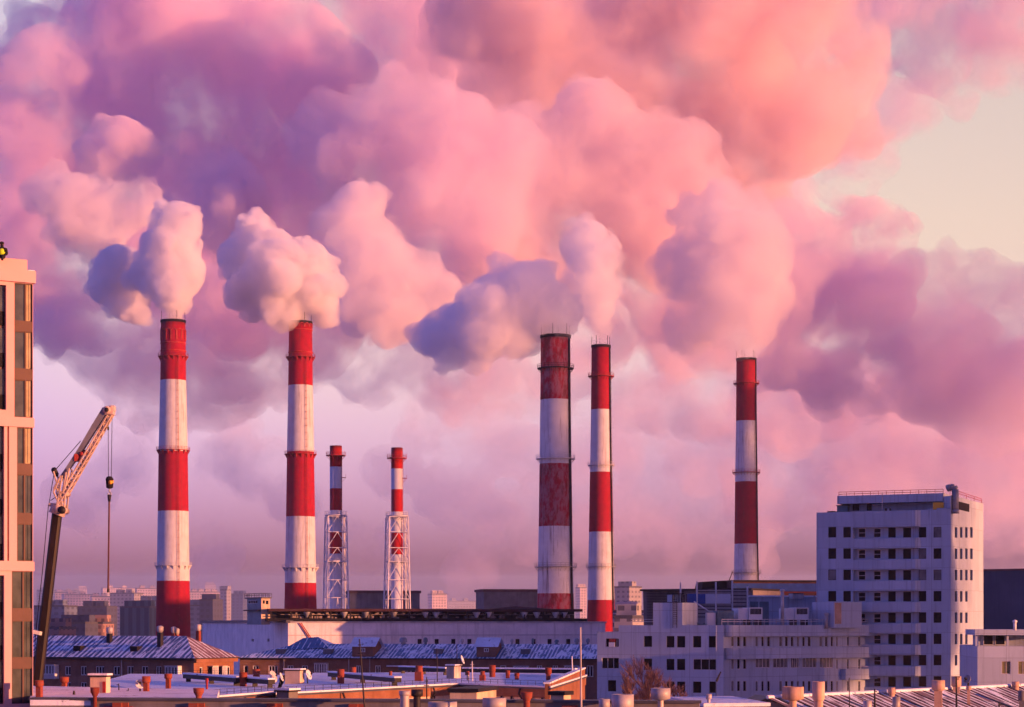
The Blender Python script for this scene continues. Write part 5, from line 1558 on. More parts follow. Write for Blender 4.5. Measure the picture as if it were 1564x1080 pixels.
be = [(0, 1), (1, 2), (2, 3), (3, 4), (4, 5), (2, 6), (6, 7), (7, 8), (8, 9), (2, 10), (10, 11), (11, 12), (12, 13), (0, 14), (14, 15), (15, 16), (0, 17), (17, 18), (18, 19)]
o = skin_figure('body', loc3(bv), be, [m_clothes]); o.parent = pr_; o.location = -Vector(wp)
vv = [(0, 0, .17, .27, .25), (0, .02, .38, .24, .27), (0, .0, .56, .22, .29), (0, -.01, .66, .12, .2)]
o = skin_figure('vest', loc3(vv), [(0, 1), (1, 2), (2, 3)], [m_hivis]); o.parent = pr_; o.location = -Vector(wp)
MB().lathe((wp.x, wp.y - .06, wp.z + .9), [(.13, 0), (.135, .06), (.10, .13), (.01, .16)], 14).build('cap', m_clothes, pr_)
mb = MB()
for s in (-.09, .09): mb.lathe((wp.x + s, wp.y - .12, wp.z + .84), [(.02, 0), (.025, .03), (.01, .06)], 6)
mb.build('ear', m_skin, pr_)

# ------------------------------------------------------------------ mobile crane boom with lattice jib, hook block and sling
CD = 150.0
cp = lambda x, y, dy=0.0: at(x, y, CD) + Vector((0, dy, 0))
crane = thing('mobile_crane', 'mobile crane with a dark telescopic boom and folded lattice jib beside the left tower', 'crane', (cp(4, 1500).x, CD, 0))
mb = MB()
b_top, b_bot = cp(87.5, 783), cp(3.5, 1500)
def boom_seg(mb, p, q, w):
    d = (q - p).normalized(); s = Vector((d.z, 0, -d.x)); y = Vector((0, 1, 0))
    c8 = [(-1, -.6), (-.6, -1), (.6, -1), (1, -.6), (1, .6), (.6, 1), (-.6, 1), (-1, .6)]
    v = [e_ + s * a_ * w / 2 + y * b_ * w * .55 for e_ in (p, q) for a_, b_ in c8]
    mb.add(v, [(i, (i + 1) % 8, 8 + (i + 1) % 8, 8 + i) for i in range(8)] + [tuple(range(8)), tuple(range(15, 7, -1))])
k = CD / F
for t0, t1, w in ((0, .2, 14), (.2, .42, 15), (.42, .7, 16.5), (.7, 1, 18)):
    boom_seg(mb, b_top.lerp(b_bot, t0), b_top.lerp(b_bot, t1), w * k)
mb.build('boom', M('dark_boom_paint', (.012, .007, .006), rough=.5, var=.4), crane)
mb = MB(); boom_seg(mb, cp(57.5, 963), cp(56.3, 968.5), 21 * k); col = mb.build('collar', m_lightsteel, crane)
mb = MB()
for i in range(5): mb.box(cp(62 + i * 1.6, 962 - (i % 2)), (.1, .12, .2))
mb.build('bracket', m_lightsteel, col)
m_jib = M('pale_jib_paint', (.50, .38, .33), rough=.6, var=.3, streak=.5)
mb = MB()
boom_seg(mb, cp(91, 774), cp(86.5, 786), 22 * k)
mb.tube(cp(91, 778, -.8), cp(91, 778, .8), .32, 14).tube(cp(98, 780, -.75), cp(98, 780, .75), .26, 14)
mb.tube(cp(76, 771, -.2), cp(90, 772, -.2), .14, 6)
hd = mb.build('boom_head', m_jib, crane)
MB().tube(cp(98, 780, -.85), cp(98, 780, -.76), .3, 16).build('sheave', m_dark, hd)
# lattice jib
jib = MB()
lo0, lo1 = (101.5, 757), (172, 634)
mi0, mi1 = (91, 762), (166, 633)
up0, up1 = (95, 727), (162, 624)
L2 = lambda a_, b_, t_: (a_[0] + (b_[0] - a_[0]) * t_, a_[1] + (b_[1] - a_[1]) * t_)
for s in (-.5, .5):
    sc2 = lambda t_: s * (1 - .45 * t_)
    for q0, q1, r in ((lo0, lo1, .085), (mi0, mi1, .075)):
        jib.tube(cp(*q0, sc2(0)), cp(*q1, sc2(1)), r, 6)
    n = 11
    for i in range(n):
        t0, t1 = i / n, (i + 1) / n
        jib.tube(cp(*L2(lo0, lo1, t0), sc2(t0)), cp(*L2(mi0, mi1, t1), sc2(t1)), .045, 5)
        jib.tube(cp(*L2(mi0, mi1, t0), sc2(t0)), cp(*L2(lo0, lo1, t0), sc2(t0)), .045, 5)
        jib.tube(cp(*L2(lo0, lo1, t0), -sc2(t0)), cp(*L2(lo0, lo1, t1), sc2(t1)), .04, 5)
    for q0, q1 in (((93, 752), (88, 778)), ((102, 755), (100, 780)), ((93, 752), (102, 755)), ((102, 755), (90, 772)), ((93, 752), (99, 778)), ((84, 752), (95, 727)), ((84, 748), (92, 732)), ((86, 742), (91, 752)), ((84, 721), (90, 742)), ((84, 752), (92, 770)), ((97, 727), (93, 752)), ((103, 722), (99, 752)), ((108, 716), (101, 748))):
        jib.tube(cp(*q0, s), cp(*q1, s), .075, 6)
jib.tube(cp(93, 752, -.5), cp(93, 752, .5), .09, 6); jib.tube(cp(102, 755, -.5), cp(102, 755, .5), .2, 8)
jb = jib.build('lattice_jib', m_jib, crane)
mb = MB()
pts = [(95, 728, 2.6), (104, 716, 3.4), (125, 685, 4.6), (145, 652, 5.6), (162, 625, 6.2)]
for (xa, ya, wa), (xb, yb, wb) in zip(pts, pts[1:]):
    pa, pb = cp(xa, ya), cp(xb, yb); d = (pb - pa).normalized(); s = Vector((d.z, 0, -d.x))
    v = []
    for p, w in ((pa, wa), (pb, wb)):
        for a_, b_ in ((-1, -1), (1, -1), (1, 1), (-1, 1)): v.append(p + s * a_ * w * k * .75 + Vector((0, b_ * .32, 0)))
    mb.add(v, [(0, 1, 5, 4), (1, 2, 6, 5), (2, 3, 7, 6), (3, 0, 4, 7), (0, 3, 2, 1), (4, 5, 6, 7)])
mb.build('folded_extension', M('blue_grey_paint', (.16, .17, .22), rough=.5), crane)
mb = MB().box(cp(168, 634), (.62, .9, .55), 0); mb.tube(cp(165, 627, -.5), cp(165, 627, .5), .3, 12); mb.tube(cp(171, 624, -.4), cp(171, 624, .4), .18, 12); mb.box(cp(172, 628), (.35, .7, .4))
jh = mb.build('jib_head', m_jib, crane)
MB().tube(cp(165, 627, -.56), cp(165, 627, -.51), .17, 12).build('sheave', m_dark, jh)
mb = MB().box(cp(118, 705), (.5, .7, .55), .3); mb.tube(cp(125, 695, -.4), cp(129, 690, .4), .2, 8); mb.build('winch_guard', m_redsteel, crane)
mb = MB()
for a_, b_ in (((84, 720), (124, 674)), ((84, 720), (75.5, 771)), ((75, 771), (66, 870)), ((66, 870), (56, 962)), ((56, 962), (40, 1200)), ((78, 765), (100, 750)), ((96, 760), (110, 735)), ((103, 745), (168, 640))):
    mb.tube(cp(*a_, -.2), cp(*b_, -.2), .03, 5)
mb.build('stay_rope', m_dark, crane)
MB().tube(cp(84, 718, -.35), cp(84, 724, .35), .22, 10).build('mast_sheave', m_dark, crane)
mb = MB().tube(cp(165.2, 650), cp(165.6, 729), .025, 5).tube(cp(171.2, 636), cp(170, 729), .025, 5).tube(cp(165.2, 650), cp(167, 636), .03, 5)
mb.tube(cp(165.2, 652), cp(165.3, 657), .08, 6); mb.build('hoist_rope', m_dark, crane)
blk = thing('hook_block', 'black hook block with yellow cheek hanging from the crane jib', 'hook block', cp(167.5, 738))
mb = MB()
c = cp(167.5, 746.5)
mb.lathe((c.x, c.y, c.z), [(.1, 0), (.26, .08), (.29, .5), (.27, .78), (.16, .93), (.05, .95)], 14)
mb.tube(cp(167.5, 733, -.25), cp(167.5, 733, .25), .26, 16)
mb.build('block_body', m_black, blk)
MB().tube(cp(170, 737, -.34), cp(170, 737, -.2), .15, 12).box(cp(172, 738, -.1), (.18, .2, .2)).build('cheek_plate', m_yellow, blk)
hk = MB()
hp = [cp(167.2, 747), cp(167.2, 751)] + [cp(167.2 + 2.2 * math.sin(a_), 754 - 2.6 * math.cos(a_)) for a_ in [i * .7 for i in range(0, 8)]]
hk.path(hp, .055, 6).build('hook', m_steel, blk)
sl = thing('lifting_sling', 'long thin brown sling hanging below the hook block', 'sling', cp(165.5, 903))
MB().tube(cp(167.2, 756), cp(166.8, 766), .16, 8, 0, .1).build('sling_top', m_dark, sl)
MB().tube(cp(166.8, 764), cp(165.2, 903), .075, 6).build('sling_rope', M('brown_sling', (.10, .04, .035)), sl)
MB().tube(cp(165.3, 899), cp(165.2, 905), .11, 6).build('sling_end', m_dark, sl)

# ------------------------------------------------------------------ bare trees
def bare_tree(label, px, py_base, D, h, seed, spread=.5, lean=0.0, nb=7):
    r_ = random.Random(seed)
    base = at(px, py_base, D)
    t = thing('bare_tree', label, 'tree', base, 'bare winter trees')
    tr, tw = MB(), MB()
    def grow(p, d, L_, r, lev):
        n = 3 if lev < 3 else 2
        q = p
        for i in range(n):
            d = (d + Vector((r_.gauss(0, .12), r_.gauss(0, .12), .10))).normalized()
            q2 = q + d * L_ / n
            (tr if lev < 2 else tw).tube(q, q2, r * (1 - .2 * i / n), 5 if lev < 2 else 3, 0, r * (1 - .2 * (i + 1) / n))
            if lev < 3 and (i > 0 or lev == 0):
                for _ in range(nb if lev == 1 else (3 if lev == 0 else 3)):
                    a_ = r_.uniform(0, 2 * math.pi); s = r_.uniform(.35, .8) * spread * 1.6
                    nd = (d + Vector((math.cos(a_) * s, math.sin(a_) * s, .1))).normalized()
                    grow(q2, nd, L_ * r_.uniform(.45, .75), max(r * .45, .026), lev + 1)
            q = q2
    grow(base, Vector((lean, 0, 1)), h * .45, .26, 0)
    tr.build('trunk', m_twig, t); tw.build('crown', m_twig, t)
bare_tree('reddish bare tree in front of the office wing, right of two', 996, 1105, 262, 9.0, 5, .55, 0.0)
bare_tree('smaller pale reddish bare tree leaning left in front of the wing', 972, 1100, 266, 7.0, 9, .5, -.08, 5)
bare_tree('low bare tree with fine twigs behind the big drum', 1040, 1100, 258, 5.5, 12, .7, .05, 5)

# ------------------------------------------------------------------ added blocks out of view, built only to throw shade into the scene
def along_sun(x, y, t):
    d = Vector((math.sin(math.radians(SUN_AZ)), -math.cos(math.radians(SUN_AZ)), 0))
    return Vector((x, y, 0)) + d * t
def shade_block(label, x, y, t, width, h, deep=16):
    c = along_sun(x, y, t)
    tt = thing('apartment_block', label, 'building', c, 'added shading blocks out of view')
    MB().box((c.x, c.y, 0), (deep, width, h), math.radians(SUN_AZ - 90)).build('wall', W_A, tt)
    MB().box((c.x, c.y, h), (deep + .6, width + .6, .6), math.radians(SUN_AZ - 90)).build('roof', m_coping, tt)

# ------------------------------------------------------------------ far city in the haze
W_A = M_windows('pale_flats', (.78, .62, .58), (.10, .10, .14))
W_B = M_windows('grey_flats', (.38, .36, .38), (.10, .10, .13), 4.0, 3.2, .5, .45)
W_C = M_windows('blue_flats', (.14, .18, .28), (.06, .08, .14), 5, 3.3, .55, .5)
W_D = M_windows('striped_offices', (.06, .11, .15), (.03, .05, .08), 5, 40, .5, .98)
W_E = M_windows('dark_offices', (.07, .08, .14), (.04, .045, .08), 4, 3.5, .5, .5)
W_F = M_windows('brick_flats', (.36, .22, .19), (.12, .08, .09), 3.5, 3.2, .45, .5)
def block(label, x0, x1, yt, D, mat, ang=-25, split=None, extra=None, name='apartment_block'):
    """split: photo column of the nearest corner when a sunlit end shows too"""
    xs = split if split else x1
    f = Face(xs, D, ang)
    t = thing(name, label, 'building', f.pt(0, 0), 'far city buildings')
    u0 = f.U(x0)
    e2_ = Face(xs, D, ang + 90)
    dep = e2_.U(x1) if split else 14
    z = f.Z(yt)
    mb = MB()
    A0, B0 = f.pt(u0, 0), f.pt(0, 0); C0 = e2_.pt(dep, 0); D0 = C0 + f.u * u0
    up = Vector((0, 0, z))
    for p, q in ((A0, B0), (B0, C0), (C0, D0), (D0, A0)): mb.quad(p, q, q + up, p + up)
    mb.build('wall', mat, t)
    cen = (A0 + C0) / 2
    mb = MB().prism([((p - cen).x * 1.01 + cen.x, (p - cen).y * 1.01 + cen.y) for p in (A0, B0, C0, D0)], z, z + 1.0); mb.build('roof', m_coping, t)
    for i in range(extra if extra is not None else 2):
        p = A0.lerp(B0, (i + .6) / ((extra or 2) + .4)).lerp(D0.lerp(C0, (i + .6) / ((extra or 2) + .4)), .5)
        MB().box((p.x, p.y, z + .99), (6, 5, 3.2), f.rot).build('lift_house', mat, t)
# front row
block('dark blue block, foremost at the far left of the haze', 52, 98, 927, 1150, W_C, -20)
block('dark purple slab behind the twin low blocks', 117, 163, 928, 1180, W_E, -15)
block('low dark block right behind the seamed roof', 86, 130, 953, 900, W_E, -20, extra=3)
block('low beige framed block beside the low dark one', 131, 157, 953, 910, W_F, -10)
block('low reddish dark block by the crane boom', 62, 90, 961, 760, W_F, -15)
block('dark teal office block with vertical stripes', 183, 228, 928.5, 1100, W_D, -18, extra=3)
block('blue grey block left of the first chimney base', 205, 246, 919, 1400, W_C, -20)
block('blue shaded block just right of the first chimney', 284, 306, 926, 1250, W_C, -20)
block('taller dark blue block with a flat top right of the first chimney', 304.5, 325, 917.5, 1200, W_E, -18)
# middle and back rows, sunlit
block('pale slab of flats catching pink light, left of the sling', 84, 117, 906, 2300, W_A, 20)
block('pale stepped slab in the middle of the left skyline', 98, 143, 909, 2200, W_A, 25)
block('pink lit block under the sling end', 140, 170, 912, 2000, W_A, 18)
block('grey blue slab tower behind the striped office block', 168, 205, 907, 1700, W_B, -22)
block('tall pale slab along the skyline left of the first chimney', 157, 208, 899, 2700, W_A, 22)
block('pink lit slab hidden partly by the first chimney', 209, 246, 899.5, 2400, W_A, 20)
block('long pale slab right of the first chimney', 282, 337, 905, 2300, W_A, 22, extra=5)
block('pink lit block with many windows beside the narrow tower', 323, 346, 915, 1900, W_A, 18)
block('narrow tower with a blue side and pink side', 336, 353, 902, 1800, W_B, -30, split=346)
block('faint blue tower at the end of the left skyline', 352, 371, 908, 2100, W_C, -25)
block('thin faint tower on the horizon right of the first chimney', 313, 330, 893, 3300, W_A, 10)
block('faint pale tower left of all on the skyline', 56, 76, 902, 2500, W_B, -20)
block('faint low block showing above the left skyline', 120, 133, 899, 3200, W_A, 15)
block('faint low slab between two towers on the horizon', 96, 126, 903, 3000, W_B, 10)
block('pink faint block in the gap between the two grey boxes', 660, 683, 908, 2100, W_A, 22)
block('faint low slab right of the pink block in the gap', 684, 728, 919, 2600, W_B, 20)
block('faint narrow block between the two middle chimneys', 886, 896, 898, 2200, W_A, 20)
block('blue sided tower with a pink windowed end right of the slim chimney', 938, 980, 897.5, 1300, W_B, -38, split=961)
block('low pale lit block in front of the blue sided tower', 936, 983, 936, 700, W_A, -30, split=964, extra=1)
block('low grey block left of the leaning shed', 938, 966, 945, 560, W_B, -20, extra=1)

shade_block('slab added out of view beyond the right border to shade the chimney feet', -110, 760, 420, 110, 74)

# ------------------------------------------------------------------ steam plumes and smoke banks: lumpy closed bodies filled with an even vapour
def ico(n):
    bm = bmesh.new(); bmesh.ops.create_icosphere(bm, subdivisions=n, radius=1)
    v = np.array([x.co[:] for x in bm.verts]); f = np.array([[q.index for q in p.verts] for p in bm.faces]); bm.free()
    return v, f
ICO = {1: ico(1), 2: ico(2), 3: ico(3)}
def M_vapour(name, dens, color, g=0.0, wisp=None, lo=.40, hi=.60, step=.5):
    """vapour of even density, or (wisp = size of the eddies in metres) torn by turbulence"""
    m = bpy.data.materials.new(name); m.use_nodes = True
    t = m.node_tree; n, l = t.nodes, t.links
    for q in list(n):
        if q.type != 'OUTPUT_MATERIAL': n.remove(q)
    vs = n.new('ShaderNodeVolumePrincipled')
    vs.inputs['Color'].default_value = (*color, 1)
    vs.inputs['Anisotropy'].default_value = g
    vs.inputs['Density'].default_value = dens
    if wisp:
        d = ramp(n, l, noise(n, l, 1.0 / wisp, detail=6, rough=.66), lo, hi, dens * .03, dens * 1.6)
        l.new(d, vs.inputs['Density'])
        m.cycles.volume_step_rate = step
    else: m.cycles.homogeneous_volume = True
    l.new(vs.outputs[0], n['Material Output'].inputs['Volume'])
    return m
def smoke(name, label, cat, blobs, D0, seed, voxel, dens, color=None, lev=3, n1=12, n2=9, n3=5, k1=(.22, .55), k2=(.2, .5), rag=None, smooth=2, squash=1.0, wisp=None, wl=(.42, .58), step=.38, group=None, kind=None):
    r_ = np.random.default_rng(seed)
    out, cur = [], []
    for b in blobs:
        d = D0 + (b[3] if len(b) > 3 else 0)
        p = at(b[0], b[1], d); R = b[2] / F * d
        cur.append((np.array(p), R)); out.append((np.array(p), R, 3))
    for l_ in range(lev):
        nx = []
        for c, R in cur:
            if R < voxel * 2.2: continue
            for _ in range((n1, n2, n3)[l_]):
                d = r_.normal(size=3); d /= np.linalg.norm(d)
                q = R * r_.uniform(*(k1 if l_ == 0 else k2))
                nx.append((c + d * R * r_.uniform(.72, .98), q)); out.append((nx[-1][0], q, 2))
        cur = nx
    V, Fc, n = [], [], 0
    for c, R, s in out:
        if R < voxel * .9: continue
        v, f = ICO[3 if R > voxel * 7 else (2 if R > voxel * 2.5 else 1)]
        V.append(v * R * np.array((1, 1, squash)) + c); Fc.append(f + n); n += len(v)
    if rag is None: rag = voxel * 3.5
    me = bpy.data.meshes.new(name)
    me.from_pydata(np.concatenate(V).tolist(), [], np.concatenate(Fc).tolist())
    o = bpy.data.objects.new(name, me); COL.objects.link(o)
    m = o.modifiers.new('r', 'REMESH'); m.mode = 'VOXEL'; m.voxel_size = voxel
    if rag:
        for sc_, st in ((voxel * 14, rag), (voxel * 5, rag * .45)):
            tx = bpy.data.textures.new('billow', 'CLOUDS'); tx.noise_scale = sc_; tx.noise_depth = 2
            m = o.modifiers.new('d', 'DISPLACE'); m.texture = tx; m.strength = st; m.texture_coords = 'GLOBAL'; m.mid_level = .5
    m = o.modifiers.new('s', 'SMOOTH'); m.factor = .5; m.iterations = smooth
    me2 = bpy.data.meshes.new_from_object(o.evaluated_get(bpy.context.evaluated_depsgraph_get()))
    o.modifiers.clear(); o.data = me2
    me2.polygons.foreach_set('use_smooth', [True] * len(me2.polygons))
    me2.materials.clear(); me2.materials.append(M_vapour(name + '_vapour', dens, color or ((.972, .965, .99) if name == 'steam_plume' else (.985, .895, .965)), 0.0, wisp, *wl, step))
    return tag(o, label, cat, group, kind)

PG = 'steam plumes from the chimneys'
smoke('steam_plume', 'bright white pink plume leaning left from the leftmost chimney', 'smoke plume',
      [(265, 478, 14), (263, 452, 30), (268, 415, 46), (262, 380, 44), (272, 345, 38), (252, 330, 22), (225, 420, 30, 10),
       (185, 415, 42, 25), (165, 435, 32, 30), (195, 455, 36, 30), (215, 480, 16, 25)], 780, 11, .5, .24, n2=12, n3=7, k2=(.16, .42), smooth=1, wisp=8, wl=(.32, .56), step=.35, group=PG)
smoke('steam_plume', 'round bulging plume over the chimney at the left end of the dark gallery', 'smoke plume',
      [(460, 482, 12), (455, 460, 28), (430, 425, 62, 0), (395, 440, 42, 10), (480, 445, 38, 0), (495, 480, 22, 5), (470, 400, 34), (395, 355, 30, 20), (365, 395, 34, 25), (420, 385, 36, 10)], 800, 12, .5, .24, n2=12, n3=7, k2=(.16, .42), smooth=1, wisp=8, wl=(.32, .56), step=.35, group=PG)
smoke('steam_plume', 'blue shaded plume drifting low to the left from the widest flaking chimney', 'smoke plume',
      [(848, 506, 20), (846, 494, 30), (836, 470, 44), (800, 455, 58), (762, 472, 58), (740, 505, 50), (785, 515, 34), (815, 440, 36), (700, 505, 46, 10), (690, 530, 36, 12), (655, 515, 30, 20)], 640, 13, .5, .15, n2=12, n3=7, k2=(.16, .42), smooth=1, wisp=9, wl=(.28, .54), step=.35, group=PG)
smoke('steam_plume', 'thin column of steam rising from the slim chimney', 'smoke plume',
      [(919, 520, 9), (918, 500, 18), (912, 470, 28), (908, 435, 40), (905, 402, 40), (893, 372, 40, 10)], 770, 14, .6, .12, n2=12, n3=6, smooth=1, wisp=12, wl=(.34, .6), step=.35, group=PG)
smoke('steam_plume', 'broad peach plume billowing above the farthest right chimney', 'smoke plume',
      [(1141, 545, 14), (1141, 530, 22), (1141, 512, 34), (1140, 480, 50), (1125, 430, 70, 10), (1155, 390, 60, 10), (1110, 360, 66, 20), (1080, 450, 56, 20), (1055, 500, 44, 25), (1175, 455, 40, 15), (1050, 410, 56, 30)], 900, 15, .9, .065, n2=12, n3=6, smooth=1, color=(.985, .94, .955), wisp=26, wl=(.34, .6), step=.35, group=PG)
# distant banks
BG = 'drifting smoke banks'
smoke('smoke_bank', 'heart shaped pale pink puff left of the leftmost plume', 'smoke',
      [(215, 305, 36), (175, 330, 42), (120, 315, 50), (80, 295, 38), (150, 360, 44), (110, 350, 36), (60, 290, 22)], 860, 21, 1.0, .12, color=(.985, .95, .975), wisp=26, wl=(.34, .58), group=BG)
smoke('smoke_bank', 'pale pink puff between the round bulging plume and the big central billow', 'smoke',
      [(545, 320, 42), (505, 345, 32), (560, 385, 62), (600, 420, 54), (640, 430, 46), (520, 400, 40), (670, 450, 40), (555, 440, 60), (610, 470, 55)], 900, 22, 1.1, .09, color=(.985, .95, .975), wisp=30, wl=(.34, .58), group=BG)
smoke('smoke_bank', 'small dusky blue puff over the heart shaped puff', 'smoke',
      [(185, 222, 46), (215, 225, 32), (150, 230, 34), (190, 260, 40)], 1050, 23, 1.4, .09, wisp=60, group=BG)
smoke('smoke_bank', 'dusky violet puff above the round bulging plume', 'smoke',
      [(335, 275, 52), (290, 280, 40), (370, 310, 48), (330, 330, 62), (280, 320, 40)], 1050, 24, 1.4, .09, wisp=60, group=BG)
smoke('smoke_bank', 'towering pink billow left of the middle with a bluish left flank', 'smoke',
      [(625, 180, 78), (580, 210, 66), (500, 195, 56, 20), (470, 215, 36, 20), (530, 250, 54, 10), (640, 270, 90), (700, 220, 80), (720, 320, 90), (600, 300, 60), (680, 390, 70), (760, 250, 80)], 1000, 25, 1.8, .05, wisp=60, group=BG)
smoke('smoke_bank', 'central peach billow rising above the two middle chimneys', 'smoke',
      [(800, 330, 90), (860, 260, 90), (930, 330, 80), (980, 260, 90), (900, 200, 80), (1010, 350, 80), (780, 410, 60), (850, 400, 50), (1040, 280, 80)], 1050, 26, 2.0, .045, color=(.988, .90, .92), wisp=60, group=BG)  # warm sunlit highlights tinted into the vapour colour
smoke('smoke_bank', 'rose coloured smoke mass between the slim and the farthest chimney', 'smoke',
      [(1000, 420, 70), (1050, 460, 70), (1080, 520, 50), (1010, 480, 50), (1120, 520, 50), (1180, 460, 70), (1200, 380, 80), (1170, 540, 60)], 1080, 27, 2.0, .035, wisp=60, group=BG)
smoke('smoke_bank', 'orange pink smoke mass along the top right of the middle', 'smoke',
      [(960, 60, 130), (1080, 40, 140), (1150, 130, 130), (1060, 190, 110), (1180, 20, 130), (1250, 100, 110), (1130, 250, 90), (880, 120, 110), (800, 30, 120), (780, 150, 90), (1230, 190, 80)], 1200, 28, 2.6, .04, color=(.99, .875, .87), wisp=60, group=BG)  # orange of the sunlit smoke put into this bank's own colour
smoke('smoke_bank', 'deep rose cloud in front of the cream sky gap at the right', 'smoke',
      [(1290, 360, 62), (1340, 360, 56), (1260, 400, 70), (1350, 420, 56), (1290, 460, 80), (1370, 390, 34), (1220, 440, 70), (1240, 520, 80), (1300, 560, 80)], 1150, 29, 2.0, .05, wisp=60, group=BG)
smoke('smoke_bank', 'violet cloud at the right edge under the cream sky gap', 'smoke',
      [(1400, 430, 52), (1440, 425, 48), (1500, 430, 50), (1550, 460, 56), (1345, 465, 46), (1310, 480, 28), (1470, 490, 70), (1400, 490, 50), (1560, 520, 70), (1420, 560, 90), (1520, 600, 100), (1610, 520, 80)], 1100, 30, 1.8, .045, wisp=55, wl=(.38, .66), group=BG)
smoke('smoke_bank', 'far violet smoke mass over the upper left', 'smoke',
      [(100, 120, 120), (220, 60, 130), (330, 130, 140), (60, 230, 110), (180, 190, 100), (440, 110, 110), (300, 250, 120), (420, 260, 110), (20, 330, 90), (110, 410, 100), (470, 330, 90), (240, 400, 120), (380, 420, 110), (10, 440, 80)], 1330, 31, 3.0, .045, color=(.975, .875, .98), wisp=60, group=BG)  # violet of the shaded smoke put into this bank's own colour
smoke('smoke_bank', 'far salmon smoke mass at the top left of the middle', 'smoke',
      [(420, 20, 110), (530, 40, 110), (600, 20, 100), (500, 130, 90), (680, 60, 110), (380, -60, 110), (620, 110, 80), (760, 60, 90)], 1400, 32, 3.2, .02, wisp=60, group=BG)
smoke('smoke_bank', 'long far rose smoke band behind all the chimneys', 'smoke',
      [(480, 520, 60), (540, 500, 80), (640, 540, 70), (720, 570, 70), (800, 560, 80), (870, 540, 70), (560, 560, 60), (1020, 570, 70), (1100, 600, 80), (1200, 600, 90), (980, 600, 60), (560, 470, 60)], 1700, 33, 3.6, .022, wisp=60, wl=(.42, .66), group=BG)
smoke('smoke_bank', 'thin torn violet smoke across the top right corner', 'smoke',
      [(1340, 20, 90), (1430, 30, 90), (1530, 10, 110), (1440, 110, 46), (1380, 170, 50), (1320, 230, 50), (1520, 110, 44), (1290, 260, 60), (1470, 160, 26), (1600, 60, 90)], 1700, 35, 3.4, .015, wisp=60, group=BG)
smoke('smoke_bank', 'dull violet smoke low behind the two left chimneys', 'smoke',
      [(110, 500, 60), (170, 540, 70), (250, 560, 75), (330, 560, 80), (420, 530, 70), (490, 520, 60), (210, 610, 46), (280, 620, 40), (370, 590, 50), (150, 460, 60), (300, 480, 80), (400, 470, 70)], 1240, 36, 2.4, .045, wisp=50, wl=(.38, .68), group=BG)
smoke('smoke_bank', 'broad salmon smoke wall behind the central billows', 'smoke',
      [(560, 60, 110), (700, 60, 130), (860, 60, 140), (650, 200, 110), (800, 220, 130), (950, 260, 130), (1080, 330, 120), (900, 420, 110), (740, 400, 110), (1180, 440, 90), (1050, 480, 90), (1180, 300, 70), (620, 380, 90)], 1500, 37, 3.6, .025, wisp=90, group=BG)
smoke('smoke_bank', 'pink lilac mist hanging low behind the office tower', 'smoke',
      [(1190, 620, 80), (1290, 620, 90), (1390, 640, 100), (1500, 660, 110), (1600, 640, 110), (1260, 730, 80), (1380, 760, 90), (1500, 780, 90), (1170, 740, 70), (1600, 760, 80)], 1700, 38, 4.0, .014, wisp=70, group=BG)
smoke('smoke_bank', 'low far mist bank behind the slim and farthest chimneys', 'smoke',
      [(760, 680, 60), (850, 700, 70), (960, 660, 80), (1060, 700, 90), (1180, 700, 90), (1300, 680, 100), (1420, 680, 100), (1520, 700, 100), (980, 780, 70), (900, 800, 60), (1040, 810, 60), (760, 800, 60), (840, 830, 60), (1130, 800, 70), (660, 640, 60), (600, 720, 50), (700, 760, 60), (360, 700, 60), (450, 760, 50), (120, 760, 60), (200, 700, 50), (560, 850, 60), (720, 870, 50), (330, 850, 50)], 2000, 34, 4.5, .007, squash=.8, wisp=60, group=BG)

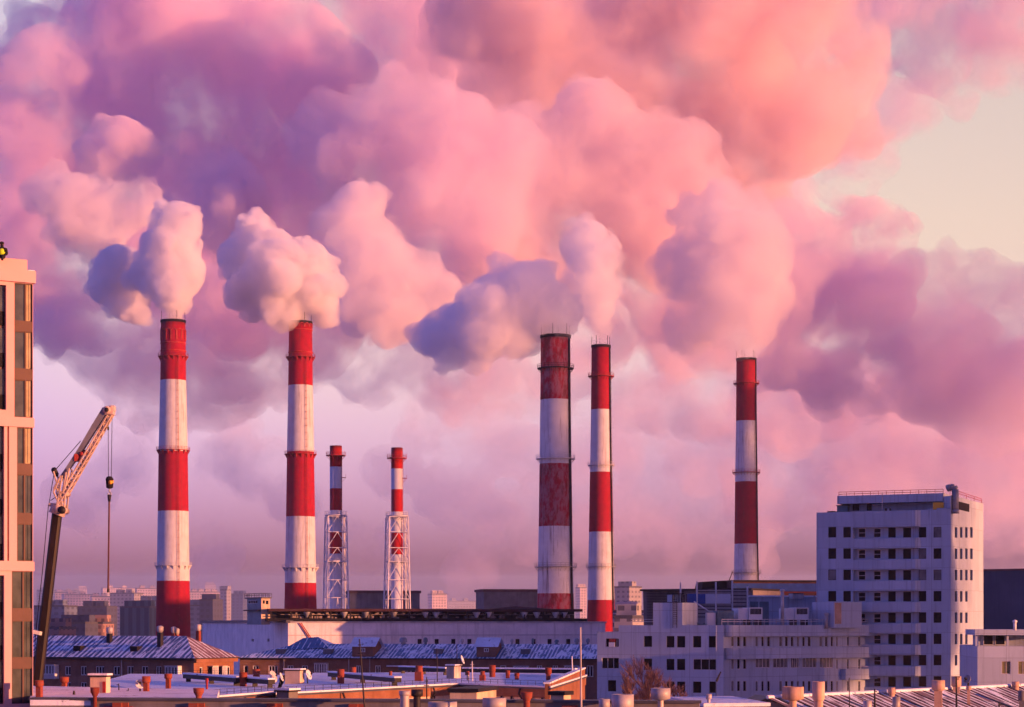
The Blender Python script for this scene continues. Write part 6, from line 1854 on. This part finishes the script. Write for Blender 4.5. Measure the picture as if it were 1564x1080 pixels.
smoke('smoke_bank', 'smoke added out of view on the right to shade the widest chimney', 'smoke',
      [(2700, 560, 170), (2700, 380, 180), (2760, 700, 150)], 500, 41, 3.0, .045, wisp=60, group=BG)  # added unseen smoke, only there to shade the widest chimney
smoke('smoke_bank', 'thin smoke added out of view to shade the plume of the widest chimney', 'smoke',
      [(2700, 120, 150), (2700, -40, 140)], 500, 47, 3.0, .03, wisp=40, group=BG)  # unseen smoke added to keep the low plume in shade
smoke('smoke_bank', 'smoke added out of view on the right to shade the farthest chimney', 'smoke',
      [(2420, 600, 150), (2420, 520, 110), (2500, 700, 150)], 770, 42, 3.5, .04, wisp=60, group=BG)  # added out of sight to shade the farthest chimney

smoke('smoke_bank', 'smoke added out of view to shade the violet cloud at the right', 'smoke',
      [(2560, 290, 190), (2600, 200, 150), (2500, 400, 150)], 947, 45, 3.5, .008, group=BG)  # unseen bank added beyond the right edge to shade the violet cloud
smoke('smoke_bank', 'thin smoke added out of view to dull the light on the plant hall', 'smoke',
      [(2960, 780, 130), (3060, 780, 130), (2960, 690, 120)], 352, 43, 2.0, .02, wisp=30, group=BG)  # invented thin smoke out of view, softening the sun on the plant hall
smoke('smoke_bank', 'thin smoke added out of view to dull the light on the office wing and tower', 'smoke',
      [(4700, 400, 220), (4700, 640, 220), (4700, 200, 200)], 195, 44, 2.0, .10, wisp=30, group=BG)  # put in out of view to dim the sun on wing and tower

smoke('smoke_bank', 'faint smoke added out of view to veil the sun on the tower end', 'smoke',
      [(4560, 400, 150), (4560, 640, 150), (4560, 200, 150)], 212, 46, 2.0, .03, wisp=30, group=BG)  # thin unseen veil added to weaken the sun on the tower end

# ------------------------------------------------------------------ smog lying over the far city, and haze everywhere
mb = MB().hexa([(-1700, 960, -.6), (1700, 960, -.6), (1700, 4000, -.6), (-1700, 4000, -.6), (-1700, 960, 60), (1700, 960, 60), (1700, 4000, 120), (-1700, 4000, 120)])
tag(mb.build('smog', M_vapour('smog_air', .0003, (.92, .93, .97), .4)), kind='stuff')
hzm = M_vapour('haze_air', .00006, (.92, .93, .96), .6)
mb = MB()
mb.hexa([(-1900, -60, -1), (1900, -60, -1), (1900, 4200, -1), (-1900, 4200, -1), (-1900, -60, 760), (1900, -60, 760), (1900, 4200, 760), (-1900, 4200, 760)])
o = mb.build('haze', hzm)
tag(o, kind='stuff')
